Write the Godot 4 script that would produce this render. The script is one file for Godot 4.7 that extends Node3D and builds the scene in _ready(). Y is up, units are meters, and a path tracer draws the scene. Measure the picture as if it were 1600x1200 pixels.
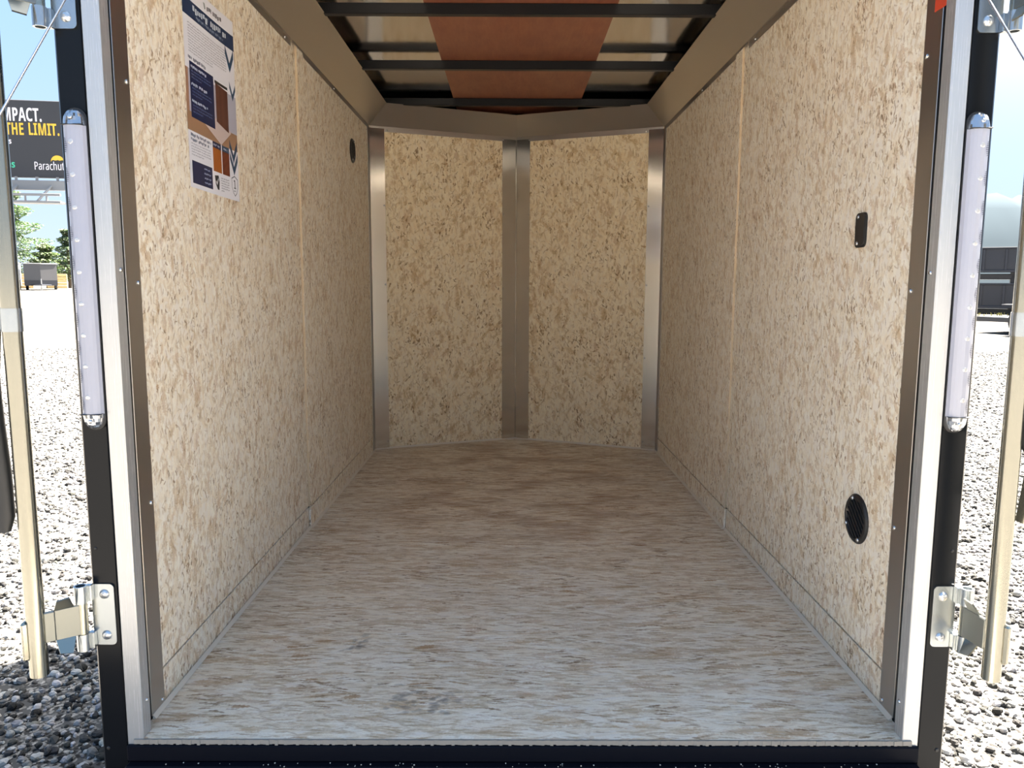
extends Node3D
# Inside a small V-nose cargo trailer seen from its lowered ramp, on a sunlit gravel lot.
# "Inner" coordinates: x right, y up from the trailer floor, z forward from the rear edge of the floor (metres).
const F := 0.50                     # floor of the trailer above the ground
const NEAR_X := 0.712               # face of the rear wall sheets
const FAR_X := 0.705                # face of the front wall sheets, which lap over the rear ones
const SEAM_Z := 1.235
const CORNER_Z := 2.490
const APEX_Z := 2.785
const WALL_TOP := 1.576
const OUT_X := 0.777
const ROOF_Y := 1.715
var IN := Transform3D(Basis(Vector3(1, 0, 0), Vector3(0, 1, 0), Vector3(0, 0, -1)), Vector3(0, F, 0))
var M := {}
var names := {}
var rng := RandomNumberGenerator.new()

# ---------------------------------------------------------------- mesh building
class MB:
	var st := SurfaceTool.new()
	var xf := Transform3D.IDENTITY
	var uvs := 1.0
	var uvo := Vector2.ZERO
	var swap := false
	var col := Color(1, 1, 1)
	var use_col := false
	func _init(t := Transform3D.IDENTITY) -> void:
		st.begin(Mesh.PRIMITIVE_TRIANGLES)
		xf = t
	func tri3(a: Vector3, b: Vector3, c: Vector3, na: Vector3, nb: Vector3, nc: Vector3, ua: Vector2, ub: Vector2, uc: Vector2) -> void:
		var p := [xf * a, xf * b, xf * c]
		var n := [(xf.basis * na).normalized(), (xf.basis * nb).normalized(), (xf.basis * nc).normalized()]
		var u := [ua, ub, uc]
		var g: Vector3 = (p[1] - p[0]).cross(p[2] - p[0])
		var order := [0, 1, 2]
		if g.dot(n[0] + n[1] + n[2]) > 0.0:
			order = [0, 2, 1]
		for i in order:
			st.set_normal(n[i])
			st.set_uv(u[i])
			if use_col:
				st.set_color(col)
			st.add_vertex(p[i])
	func fuv(p: Vector3, n: Vector3) -> Vector2:
		var a := n.abs()
		var r: Vector2
		if a.y >= a.x and a.y >= a.z:
			r = Vector2(p.x, p.z)
		elif a.x >= a.z:
			r = Vector2(p.z, p.y)
		else:
			r = Vector2(p.x, p.y)
		if swap:
			r = Vector2(r.y, r.x)
		return r * uvs + uvo
	func tri(a: Vector3, b: Vector3, c: Vector3, n: Vector3) -> void:
		tri3(a, b, c, n, n, n, fuv(a, n), fuv(b, n), fuv(c, n))
	func quad(a: Vector3, b: Vector3, c: Vector3, d: Vector3, n: Vector3) -> void:
		tri(a, b, c, n)
		tri(a, c, d, n)
	func face(pts: Array, toward: Vector3) -> void:      # flat convex polygon, normal on the side of toward
		var n: Vector3 = (pts[1] - pts[0]).cross(pts[2] - pts[0]).normalized()
		if n.dot(toward) < 0.0:
			n = -n
		for i in range(1, pts.size() - 1):
			tri(pts[0], pts[i], pts[i + 1], n)
	func box(mn: Vector3, mx: Vector3, bev := 0.0) -> void:
		var lo := Vector3(minf(mn.x, mx.x), minf(mn.y, mx.y), minf(mn.z, mx.z))
		var hi := Vector3(maxf(mn.x, mx.x), maxf(mn.y, mx.y), maxf(mn.z, mx.z))
		var b := minf(bev, 0.49 * minf(hi.x - lo.x, minf(hi.y - lo.y, hi.z - lo.z)))
		var c := (lo + hi) / 2.0
		var h := (hi - lo) / 2.0
		for ax in 3:
			var e1 := (ax + 1) % 3
			var e2 := (ax + 2) % 3
			for s in [-1.0, 1.0]:
				var n := Vector3.ZERO
				n[ax] = s
				var q := []
				for k in [[-1, -1], [1, -1], [1, 1], [-1, 1]]:
					var p := c
					p[ax] += s * h[ax]
					p[e1] += k[0] * (h[e1] - b)
					p[e2] += k[1] * (h[e2] - b)
					q.append(p)
				quad(q[0], q[1], q[2], q[3], n)
		if b <= 0.0:
			return
		for ax in 3:                                     # the twelve chamfers run along ax
			var e1 := (ax + 1) % 3
			var e2 := (ax + 2) % 3
			for s1 in [-1.0, 1.0]:
				for s2 in [-1.0, 1.0]:
					var q := []
					for k in [[-1, 0], [1, 0], [1, 1], [-1, 1]]:
						var p := c
						p[ax] += k[0] * (h[ax] - b)
						p[e1] += s1 * (h[e1] - (b if k[1] == 1 else 0.0))
						p[e2] += s2 * (h[e2] - (0.0 if k[1] == 1 else b))
						q.append(p)
					var n := Vector3.ZERO
					n[e1] = s1
					n[e2] = s2
					quad(q[0], q[1], q[2], q[3], n.normalized())
		for sx in [-1.0, 1.0]:
			for sy in [-1.0, 1.0]:
				for sz in [-1.0, 1.0]:
					var s := Vector3(sx, sy, sz)
					var k := c + s * h
					tri(k - Vector3(0, sy * b, sz * b), k - Vector3(sx * b, 0, sz * b), k - Vector3(sx * b, sy * b, 0), s.normalized())
	func tube(path: Array, r: float, seg := 14, caps := true) -> void:
		var rings := []
		var side := Vector3.ZERO
		for i in path.size():
			var t: Vector3 = (path[mini(i + 1, path.size() - 1)] - path[maxi(i - 1, 0)]).normalized()
			if side == Vector3.ZERO:
				side = t.cross(Vector3.UP if absf(t.y) < 0.9 else Vector3.RIGHT).normalized()
			side = (side - t * side.dot(t)).normalized()
			var up := t.cross(side)
			var ring := []
			for k in seg:
				var a := TAU * k / seg
				ring.append(side * cos(a) + up * sin(a))
			rings.append(ring)
		for i in path.size() - 1:
			for k in seg:
				var k2 := (k + 1) % seg
				var n0: Vector3 = rings[i][k]
				var n1: Vector3 = rings[i][k2]
				var m0: Vector3 = rings[i + 1][k]
				var m1: Vector3 = rings[i + 1][k2]
				var a: Vector3 = path[i] + n0 * r
				var b: Vector3 = path[i] + n1 * r
				var c: Vector3 = path[i + 1] + m1 * r
				var d: Vector3 = path[i + 1] + m0 * r
				var la := float(i)
				tri3(a, b, c, n0, n1, m1, Vector2(float(k) / seg, la), Vector2(float(k + 1) / seg, la), Vector2(float(k + 1) / seg, la + 1))
				tri3(a, c, d, n0, m1, m0, Vector2(float(k) / seg, la), Vector2(float(k + 1) / seg, la + 1), Vector2(float(k) / seg, la + 1))
		if caps:
			for e in [[0, 1], [path.size() - 1, path.size() - 2]]:
				var o: Vector3 = path[e[0]]
				var n: Vector3 = (o - path[e[1]]).normalized()
				for k in seg:
					tri(o, o + rings[e[0]][k] * r, o + rings[e[0]][(k + 1) % seg] * r, n)
	func ring_tube(a: Vector3, b: Vector3, r: float, wall: float, seg := 18) -> void:   # open pipe with a rim
		tube([a, b], r, seg, false)
		tube([a, b], r - wall, seg, false)
		var t := (b - a).normalized()
		var s := t.cross(Vector3.UP if absf(t.y) < 0.9 else Vector3.RIGHT).normalized()
		var u := t.cross(s)
		for k in seg:
			var d0 := s * cos(TAU * k / seg) + u * sin(TAU * k / seg)
			var d1 := s * cos(TAU * (k + 1) / seg) + u * sin(TAU * (k + 1) / seg)
			quad(a + d0 * r, a + d1 * r, a + d1 * (r - wall), a + d0 * (r - wall), -t)
			quad(b + d0 * r, b + d1 * r, b + d1 * (r - wall), b + d0 * (r - wall), t)
	func lathe(o: Vector3, axis: Vector3, prof: Array, seg := 20) -> void:               # prof: Vector2(radius, along)
		var s := axis.cross(Vector3.UP if absf(axis.y) < 0.9 else Vector3.RIGHT).normalized()
		var u := axis.cross(s)
		for i in prof.size() - 1:
			var p: Vector2 = prof[i]
			var q: Vector2 = prof[i + 1]
			var d := q - p
			var nn := Vector2(d.y, -d.x).normalized()    # radius, along
			for k in seg:
				var a0 := TAU * k / seg
				var a1 := TAU * (k + 1) / seg
				var d0 := s * cos(a0) + u * sin(a0)
				var d1 := s * cos(a1) + u * sin(a1)
				var n0 := d0 * nn.x + axis * nn.y
				var n1 := d1 * nn.x + axis * nn.y
				var A := o + d0 * p.x + axis * p.y
				var B := o + d1 * p.x + axis * p.y
				var C := o + d1 * q.x + axis * q.y
				var D := o + d0 * q.x + axis * q.y
				var z := Vector2.ZERO
				if p.x > 0.0:
					tri3(A, B, C, n0, n1, n1, z, z, z)
				if q.x > 0.0:
					tri3(A, C, D, n0, n1, n0, z, z, z)
	func prism(poly: PackedVector2Array, o: Vector3, ex: Vector3, ey: Vector3, ez: Vector3, d: float) -> void:
		var idx := Geometry2D.triangulate_polygon(poly)
		for i in range(0, idx.size(), 3):
			var t := []
			for k in 3:
				var q := poly[idx[i + k]]
				t.append(o + ex * q.x + ey * q.y)
			tri(t[0], t[1], t[2], -ez)
			tri(t[0] + ez * d, t[1] + ez * d, t[2] + ez * d, ez)
		var flip := -1.0 if Geometry2D.is_polygon_clockwise(poly) else 1.0
		for i in poly.size():
			var p := poly[i]
			var q := poly[(i + 1) % poly.size()]
			var e := (q - p).normalized()
			var n2 := Vector2(e.y, -e.x) * flip
			var a := o + ex * p.x + ey * p.y
			var b := o + ex * q.x + ey * q.y
			quad(a, b, b + ez * d, a + ez * d, (ex * n2.x + ey * n2.y).normalized())
	func mesh() -> ArrayMesh:
		return st.commit()

static func rrect(w: float, h: float, r: float, seg := 5) -> PackedVector2Array:
	var out := PackedVector2Array()
	for c in [[1, 1, 0], [-1, 1, 1], [-1, -1, 2], [1, -1, 3]]:
		for k in seg + 1:
			var a: float = PI / 2 * (c[2] + float(k) / seg)
			out.append(Vector2(c[0] * (w / 2 - r) + r * cos(a), c[1] * (h / 2 - r) + r * sin(a)))
	return out

# ---------------------------------------------------------------- nodes
func numbered(called: String) -> String:
	if not names.has(called):
		names[called] = 0
		return called
	names[called] += 1
	return "%s_%03d" % [called, names[called]]

func thing(called: String, label: String, category: String, base := Vector3.ZERO, group := "") -> Node3D:
	var o := Node3D.new()
	o.name = numbered(called)
	add_child(o, true)
	o.position = base
	o.set_meta("label", label)
	o.set_meta("category", category)
	if group:
		o.set_meta("group", group)
	return o

func struct(called: String, label: String) -> Node3D:
	var o := Node3D.new()
	o.name = called
	add_child(o, true)
	o.set_meta("kind", "structure")
	o.set_meta("label", label)
	o.set_meta("category", called.split("_")[0])
	return o

func world_of(o: Node) -> Transform3D:
	var t := Transform3D.IDENTITY
	var n: Node = o
	while n is Node3D and n != self:
		t = (n as Node3D).transform * t
		n = n.get_parent()
	return t

func mb(o: Node, inner := true) -> MB:               # a builder whose points are inner (or world) coordinates, for a child of o
	return MB.new(world_of(o).affine_inverse() * (IN if inner else Transform3D.IDENTITY))

func put(called: String, b: MB, m: Material, parent: Node, label := "") -> MeshInstance3D:
	return put_mesh(called, b.mesh(), m, parent, label)

func put_mesh(called: String, me: Mesh, m: Material, parent: Node, label := "") -> MeshInstance3D:
	var o := MeshInstance3D.new()
	o.name = called
	o.mesh = me
	o.material_override = m
	o.cast_shadow = GeometryInstance3D.SHADOW_CASTING_SETTING_ON
	parent.add_child(o, true)
	if label:
		o.set_meta("label", label)
	return o

# ---------------------------------------------------------------- materials
func lin(r: float, g: float, b: float) -> Color:
	return Color(r, g, b).linear_to_srgb()

func mat(key: String, c: Color, rough := 0.6, metal := 0.0) -> StandardMaterial3D:
	var m := StandardMaterial3D.new()
	m.resource_name = key
	m.albedo_color = c
	m.roughness = rough
	m.metallic = metal
	M[key] = m
	return m

func tex(im: Image) -> ImageTexture:
	return ImageTexture.create_from_image(im)

func blend_wrap(im: Image, s: Image, x: int, y: int) -> void:
	var w := im.get_width()
	var h := im.get_height()
	var r := Rect2i(0, 0, s.get_width(), s.get_height())
	for dx in ([0, -w] if x + r.size.x > w else [0]):
		for dy in ([0, -h] if y + r.size.y > h else [0]):
			im.blend_rect(s, r, Vector2i(x + dx, y + dy))

var bend := 1.0

func flake(length: float, width: float, angle: float, c: Color, alpha: float, rough: float, grain := 0.14) -> Image:   # one wood strand as a stamp
	var half := int(ceil(maxf(length, width) / 2 + 2))
	var im := Image.create_empty(half * 2, half * 2, false, Image.FORMAT_RGBA8)
	var n := FastNoiseLite.new()
	n.seed = rng.randi()
	n.frequency = 0.11
	var ca := cos(angle)
	var sa := sin(angle)
	var bow := rng.randf_range(-0.13, 0.13) * length * bend
	for y in half * 2:
		for x in half * 2:
			var px := x - half + 0.5
			var py := y - half + 0.5
			var u := px * ca + py * sa
			var v := -px * sa + py * ca
			var t := u / (length / 2)
			v -= bow * t * t
			var w := width / 2 * (1.0 + rough * n.get_noise_2d(u * 1.3, 40.0)) * sqrt(maxf(0.0, 1.0 - pow(absf(t), 3.0)))
			var ends := length / 2 * (1.0 + rough * 0.7 * n.get_noise_2d(60.0, v * 3.0))
			var a := clampf((w - absf(v)) * 0.8 + 0.5, 0.0, 1.0) * clampf((ends - absf(u)) * 0.5 + 0.5, 0.0, 1.0)
			if a <= 0.0:
				continue
			var st := n.get_noise_2d(u * 0.30, v * 7.0)
			var g := 1.0 + grain * st
			im.set_pixel(x, y, Color(clampf(c.r * g, 0, 1), clampf(c.g * g, 0, 1), clampf(c.b * g, 0, 1), a * alpha * clampf(0.85 + 0.6 * st, 0.0, 1.0)))
	return im

func osb_texture(size: int, ppm: float, long: float, along: float, loose: float, strokes: float, tone: Color) -> Image:   # waferboard: ppm = pixels in a metre, along = angle most strands follow
	var im := Image.create_empty(size, size, false, Image.FORMAT_RGBA8)
	im.fill(Color(0.925, 0.89, 0.83) * tone)
	bend = loose
	var turn := func() -> float:
		return along + rng.randfn(0.0, 0.38 * loose) if rng.randf() < (0.62 if loose > 0.9 else 0.985) else rng.randf_range(0, PI)
	var mm := ppm / 1000.0
	var kinds := {"pale": [], "tan": [], "patch": [], "red": [], "fibre": [], "stroke": []}
	for k in 48:
		var c := Color(0.96, 0.935, 0.875).lerp(Color(0.90, 0.835, 0.725), rng.randf()) * tone
		kinds.pale.append(flake(rng.randf_range(16, 46) * mm * long, rng.randf_range(4, 12) * mm, turn.call(), c, 0.75, 0.6))
	for k in 36:
		var c := Color(0.79, 0.70, 0.555).lerp(Color(0.80, 0.72, 0.61), rng.randf()) * tone
		kinds.tan.append(flake(rng.randf_range(10, 36) * mm * long, rng.randf_range(3, 9) * mm, turn.call(), c, 0.5, 0.8, 0.3))
	for k in 14:
		var c := Color(0.76, 0.635, 0.475).lerp(Color(0.74, 0.62, 0.51), rng.randf()) * tone
		kinds.patch.append(flake(rng.randf_range(24, 60) * mm * long, rng.randf_range(8, 20) * mm, turn.call(), c, 0.5, 1.0, 0.35))
	for k in 8:
		kinds.red.append(flake(rng.randf_range(10, 26) * mm * long, rng.randf_range(4, 11) * mm, turn.call(), Color(0.60, 0.42, 0.25) * tone, 0.6, 0.9, 0.2))
	for k in 36:
		var c := Color(0.68, 0.575, 0.43).lerp(Color(0.62, 0.51, 0.39), rng.randf()) * tone
		kinds.fibre.append(flake(rng.randf_range(6, 22) * mm * long, rng.randf_range(1.5, 3.8) * mm, turn.call(), c, 0.46, 0.9, 0.15))
	for k in 44:
		var c := Color(0.42, 0.31, 0.20).lerp(Color(0.54, 0.41, 0.28), rng.randf()) * tone
		kinds.stroke.append(flake(rng.randf_range(5, 19) * mm * long, rng.randf_range(1.7, 4.6) * mm, turn.call(), c, 0.66, 1.1, 0.2))
	var area := pow(size / ppm, 2.0)
	var lay := func(kind: String, per_m2: float) -> void:
		var list: Array = kinds[kind]
		for k in int(area * per_m2):
			blend_wrap(im, list[rng.randi() % list.size()], rng.randi() % size, rng.randi() % size)
	lay.call("pale", 3600.0)
	for pass_n in 4:
		lay.call("patch", 85.0)
		lay.call("tan", 700.0)
		lay.call("pale", 650.0)
		lay.call("fibre", 900.0)
	lay.call("red", 24.0)
	lay.call("fibre", 900.0)
	for k in int(area * 95.0 * strokes):                              # dark strokes lie in loose clusters
		var cx := rng.randi() % size
		var cy := rng.randi() % size
		var reach := rng.randf_range(10, 34) * mm
		for j in rng.randi_range(3, 13):
			blend_wrap(im, kinds.stroke[rng.randi() % 44], posmod(cx + int(rng.randfn(0.0, reach)), size), posmod(cy + int(rng.randfn(0.0, reach * 1.3)), size))
	lay.call("stroke", 330.0 * strokes)
	bend = 1.0
	return im

func make_textures() -> void:
	rng.seed = 71
	M.osb_im = tex(osb_texture(2048, 1280.0, 1.0, PI / 2, 1.0, 1.0, Color(1, 1, 1)))
	M.floor_im = tex(osb_texture(1536, 1000.0, 2.0, 0.0, 0.45, 0.42, Color(0.985, 0.99, 1.0)))
	# dirt on the floor: brown stain in the depth, grey scuffs, the print of a lug sole near the edge (uv2 covers the floor once: u across, v forward)
	var st := Image.create_empty(512, 1024, false, Image.FORMAT_RGBA8)
	var n := FastNoiseLite.new()
	n.seed = 5
	n.frequency = 0.010
	n.fractal_octaves = 5
	var n2 := FastNoiseLite.new()
	n2.seed = 9
	n2.frequency = 0.045
	n2.fractal_octaves = 3
	for y in 1024:
		for x in 512:
			var a := clampf(0.20 + n.get_noise_2d(x * 0.8, y * 1.3) * 1.1 + 0.45 * n2.get_noise_2d(x * 0.45, y * 2.6), 0.0, 0.7)
			var worn := exp(-pow((x - 265.0) / 190.0, 4.0) - pow((y - 690.0) / 330.0, 4.0))   # where it was walked and wetted
			a = a * (0.14 + 1.0 * worn)
			st.set_pixel(x, y, Color(0.55, 0.40, 0.27, a * 0.72))
	for k in 46:                                           # lug print
		var px := 512.0 * (0.5 + (-0.194 + rng.randf_range(-0.07, 0.07)) / 1.42) - 6
		var py := 1024.0 * (0.140 + rng.randf_range(-0.055, 0.055)) / 2.8 - 6
		st.blend_rect(flake(rng.randf_range(5, 10), rng.randf_range(2, 4), rng.randf_range(-0.5, 0.7), Color(0.42, 0.40, 0.39), 0.5, 0.8), Rect2i(0, 0, 32, 32), Vector2i(int(px), int(py)))
	for k in 10:
		st.blend_rect(flake(rng.randf_range(6, 14), rng.randf_range(2, 5), rng.randf_range(0.3, 1.6), Color(0.42, 0.40, 0.39), 0.5, 0.8), Rect2i(0, 0, 32, 32), Vector2i(int(111 + rng.randf_range(-8, 8)), int(134 + rng.randf_range(-14, 14))))
	M.stain_im = tex(st)

func gravel_texture() -> Image:
	var im := Image.create_empty(1024, 1024, false, Image.FORMAT_RGBA8)
	im.fill(Color(0.29, 0.285, 0.28))
	var stamps := []
	for k in 48:
		var g := rng.randf_range(0.34, 0.60) if k % 5 < 3 else rng.randf_range(0.14, 0.26)
		stamps.append(flake(rng.randf_range(8, 20), rng.randf_range(6, 13), rng.randf_range(0, PI), Color(g, g * 0.975, g * 0.94), 1.0, 0.7))
	for k in 9000:
		blend_wrap(im, stamps[rng.randi() % 48], rng.randi() % 1024, rng.randi() % 1024)
	return im

func noise_tex(freq: float, seed_n: int, as_normal := false, w := 512, h := 512, bump := 4.0) -> NoiseTexture2D:
	var t := NoiseTexture2D.new()
	var n := FastNoiseLite.new()
	n.seed = seed_n
	n.frequency = freq
	t.noise = n
	t.width = w
	t.height = h
	t.seamless = true
	t.as_normal_map = as_normal
	t.bump_strength = bump
	return t

func make_materials() -> void:
	make_textures()
	var m := mat("osb", Color(1, 1, 1), 0.72)
	m.albedo_texture = M.osb_im
	m = mat("osb_front", Color(1.0, 0.97, 0.90), 0.72)                # front panels: same board image as the side walls, tinted yellower
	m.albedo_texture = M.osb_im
	m = mat("osb_floor", Color(0.985, 0.985, 0.985), 0.62)
	m.albedo_texture = M.floor_im
	m.detail_enabled = true
	m.detail_blend_mode = BaseMaterial3D.BLEND_MODE_MIX
	m.detail_albedo = M.stain_im
	m.detail_uv_layer = BaseMaterial3D.DETAIL_UV_2
	m = mat("osb_edge", Color(0.77, 0.69, 0.575), 0.8)
	m = mat("cut_edge", Color(0.56, 0.535, 0.50), 0.85)
	m = mat("caulk", Color(0.85, 0.81, 0.74), 0.7)
	# bare sheet steel trim: brushed
	m = mat("trim_metal", lin(0.50, 0.47, 0.44), 0.30, 0.95)
	m = mat("bright_metal", lin(0.50, 0.50, 0.50), 0.24, 0.55)
	m.roughness_texture = brushed(3)
	m.roughness = 0.42
	m.uv1_triplanar = true
	m.uv1_scale = Vector3(14, 0.6, 14)
	m = mat("roof_metal", lin(0.66, 0.64, 0.62), 0.13, 1.0)
	m.normal_enabled = true
	m.normal_texture = noise_tex(0.006, 3, true, 512, 512, 3.0)
	m.normal_scale = 0.10
	m.uv1_triplanar = true
	m.uv1_scale = Vector3(1.2, 1.2, 1.2)
	m = mat("rib_paint", lin(0.010, 0.010, 0.011), 0.3, 0.0)
	m.metallic_specular = 0.3
	m = mat("plywood", Color(1, 1, 1), 0.45)
	m.albedo_texture = ply_tex()
	m = mat("black_gloss", lin(0.006, 0.007, 0.009), 0.16)
	m.metallic_specular = 0.3
	m = mat("black_skin", lin(0.010, 0.010, 0.012), 0.2)
	m = mat("sill_black", lin(0.005, 0.006, 0.010), 0.4)
	m.metallic_specular = 0.16
	m = mat("zinc", lin(0.40, 0.43, 0.45), 0.24, 0.9)
	m = mat("zinc_dull", lin(0.20, 0.21, 0.20), 0.34, 0.85)
	m = mat("yellow_zinc", lin(0.33, 0.32, 0.27), 0.2, 0.95)
	m = mat("screw", lin(0.62, 0.62, 0.62), 0.25, 0.9)
	m = mat("black_plastic", lin(0.012, 0.012, 0.013), 0.42)
	m = mat("rubber", lin(0.014, 0.015, 0.017), 0.38)
	m = mat("lens", lin(0.34, 0.35, 0.42), 0.18)
	m.clearcoat_enabled = true
	m.clearcoat = 0.6
	m.clearcoat_roughness = 0.1
	m = mat("lens_clear", lin(0.42, 0.44, 0.48), 0.06, 0.85)
	m = mat("lens_groove", lin(0.10, 0.10, 0.13), 0.25)
	m = mat("led_dot", lin(0.55, 0.55, 0.56), 0.15, 0.4)
	m = mat("cable", lin(0.50, 0.52, 0.55), 0.35, 0.8)
	m = mat("red_sticker", lin(0.62, 0.07, 0.03), 0.35)
	m = mat("gravel", Color(1, 1, 1), 0.9)
	m.metallic_specular = 0.1
	m.albedo_texture = tex(gravel_texture())
	m = mat("stone", Color(1, 1, 1), 0.85)
	m.metallic_specular = 0.2
	m.vertex_color_use_as_albedo = true
	m = mat("board_face", lin(0.034, 0.035, 0.040), 0.6)
	m = mat("print_white", lin(0.85, 0.80, 0.84), 0.6)
	m = mat("print_yellow", lin(0.80, 0.50, 0.05), 0.6)
	m = mat("print_green", lin(0.06, 0.55, 0.33), 0.6)
	m = mat("steel_white", lin(0.22, 0.225, 0.23), 0.5)
	m = mat("grey_skin", lin(0.075, 0.075, 0.080), 0.22)
	m = mat("white_skin", lin(0.72, 0.73, 0.75), 0.3)
	m = mat("dump_paint", lin(0.016, 0.018, 0.026), 0.3)
	m = mat("crate_wood", lin(0.55, 0.38, 0.17), 0.8)
	m = mat("bark", lin(0.10, 0.075, 0.05), 0.9)
	m = mat("leaves", Color(1, 1, 1), 0.6)
	m.vertex_color_use_as_albedo = true
	m.backlight_enabled = true
	m.backlight = Color(0.5, 0.6, 0.3)
	m = mat("weeds", lin(0.50, 0.40, 0.10), 0.8)
	m = mat("hazed_hill", lin(0.040, 0.051, 0.060), 0.95)  # distance haze painted in as a bluish tint of the wooded ridge
	m.metallic_specular = 0.0
	m = mat("chock", lin(0.80, 0.78, 0.70), 0.7)

func brushed(seed_n: int) -> ImageTexture:
	var im := Image.create_empty(256, 64, false, Image.FORMAT_RGBA8)
	var r := RandomNumberGenerator.new()
	r.seed = seed_n
	for x in 256:
		var base := r.randf_range(0.52, 0.66)
		for y in 64:
			var g := base + r.randf_range(-0.03, 0.03)
			im.set_pixel(x, y, Color(g, g, g, 1))
	return tex(im)

func ply_tex() -> ImageTexture:
	var im := Image.create_empty(512, 1024, false, Image.FORMAT_RGBA8)
	var n := FastNoiseLite.new()
	n.seed = 21
	n.frequency = 0.02
	n.fractal_octaves = 4
	for y in 1024:
		for x in 512:
			var g := n.get_noise_2d(x * 2.2, y * 0.28) * 0.5 + 0.35 * n.get_noise_2d(x * 9.0, y * 0.7 + 300) + 0.3 * n.get_noise_2d(x * 0.4 + 900, y * 0.4)
			var c := Color(0.60, 0.38, 0.27).lerp(Color(0.52, 0.29, 0.22), clampf(0.5 + g, 0, 1))
			im.set_pixel(x, y, Color(c.r, c.g, c.b, 1))
	return tex(im)

# ---------------------------------------------------------------- the trailer shell
func screw_mesh() -> ArrayMesh:                       # pan head along +z
	var b := MB.new()
	b.lathe(Vector3.ZERO, Vector3(0, 0, 1), [Vector2(0.0048, 0), Vector2(0.0046, 0.0012), Vector2(0.0034, 0.0027), Vector2(0.0, 0.0032)], 10)
	return b.mesh()

var SCREW: ArrayMesh

func screw(parent: Node, p: Vector3, out: Vector3, size := 1.0, m: Material = null) -> void:   # p and out in inner coordinates
	var o := put_mesh("screw", SCREW, m if m else M.screw, parent)
	var w := IN * p
	var d := (IN.basis * out).normalized()
	var bs := Basis.looking_at(-d, Vector3.UP if absf(d.y) < 0.9 else Vector3.RIGHT)
	o.transform = world_of(parent).affine_inverse() * Transform3D(bs.scaled_local(Vector3.ONE * size), w)

func osb_panel(parent: Node, called: String, mn: Vector3, mx: Vector3, off: Vector2, swap := false) -> void:
	var b := mb(parent)
	b.uvs = 1.0 / 1.6
	b.uvo = off
	b.swap = swap
	b.box(mn, mx, 0.0008)
	put(called, b, M.osb, parent)

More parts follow.
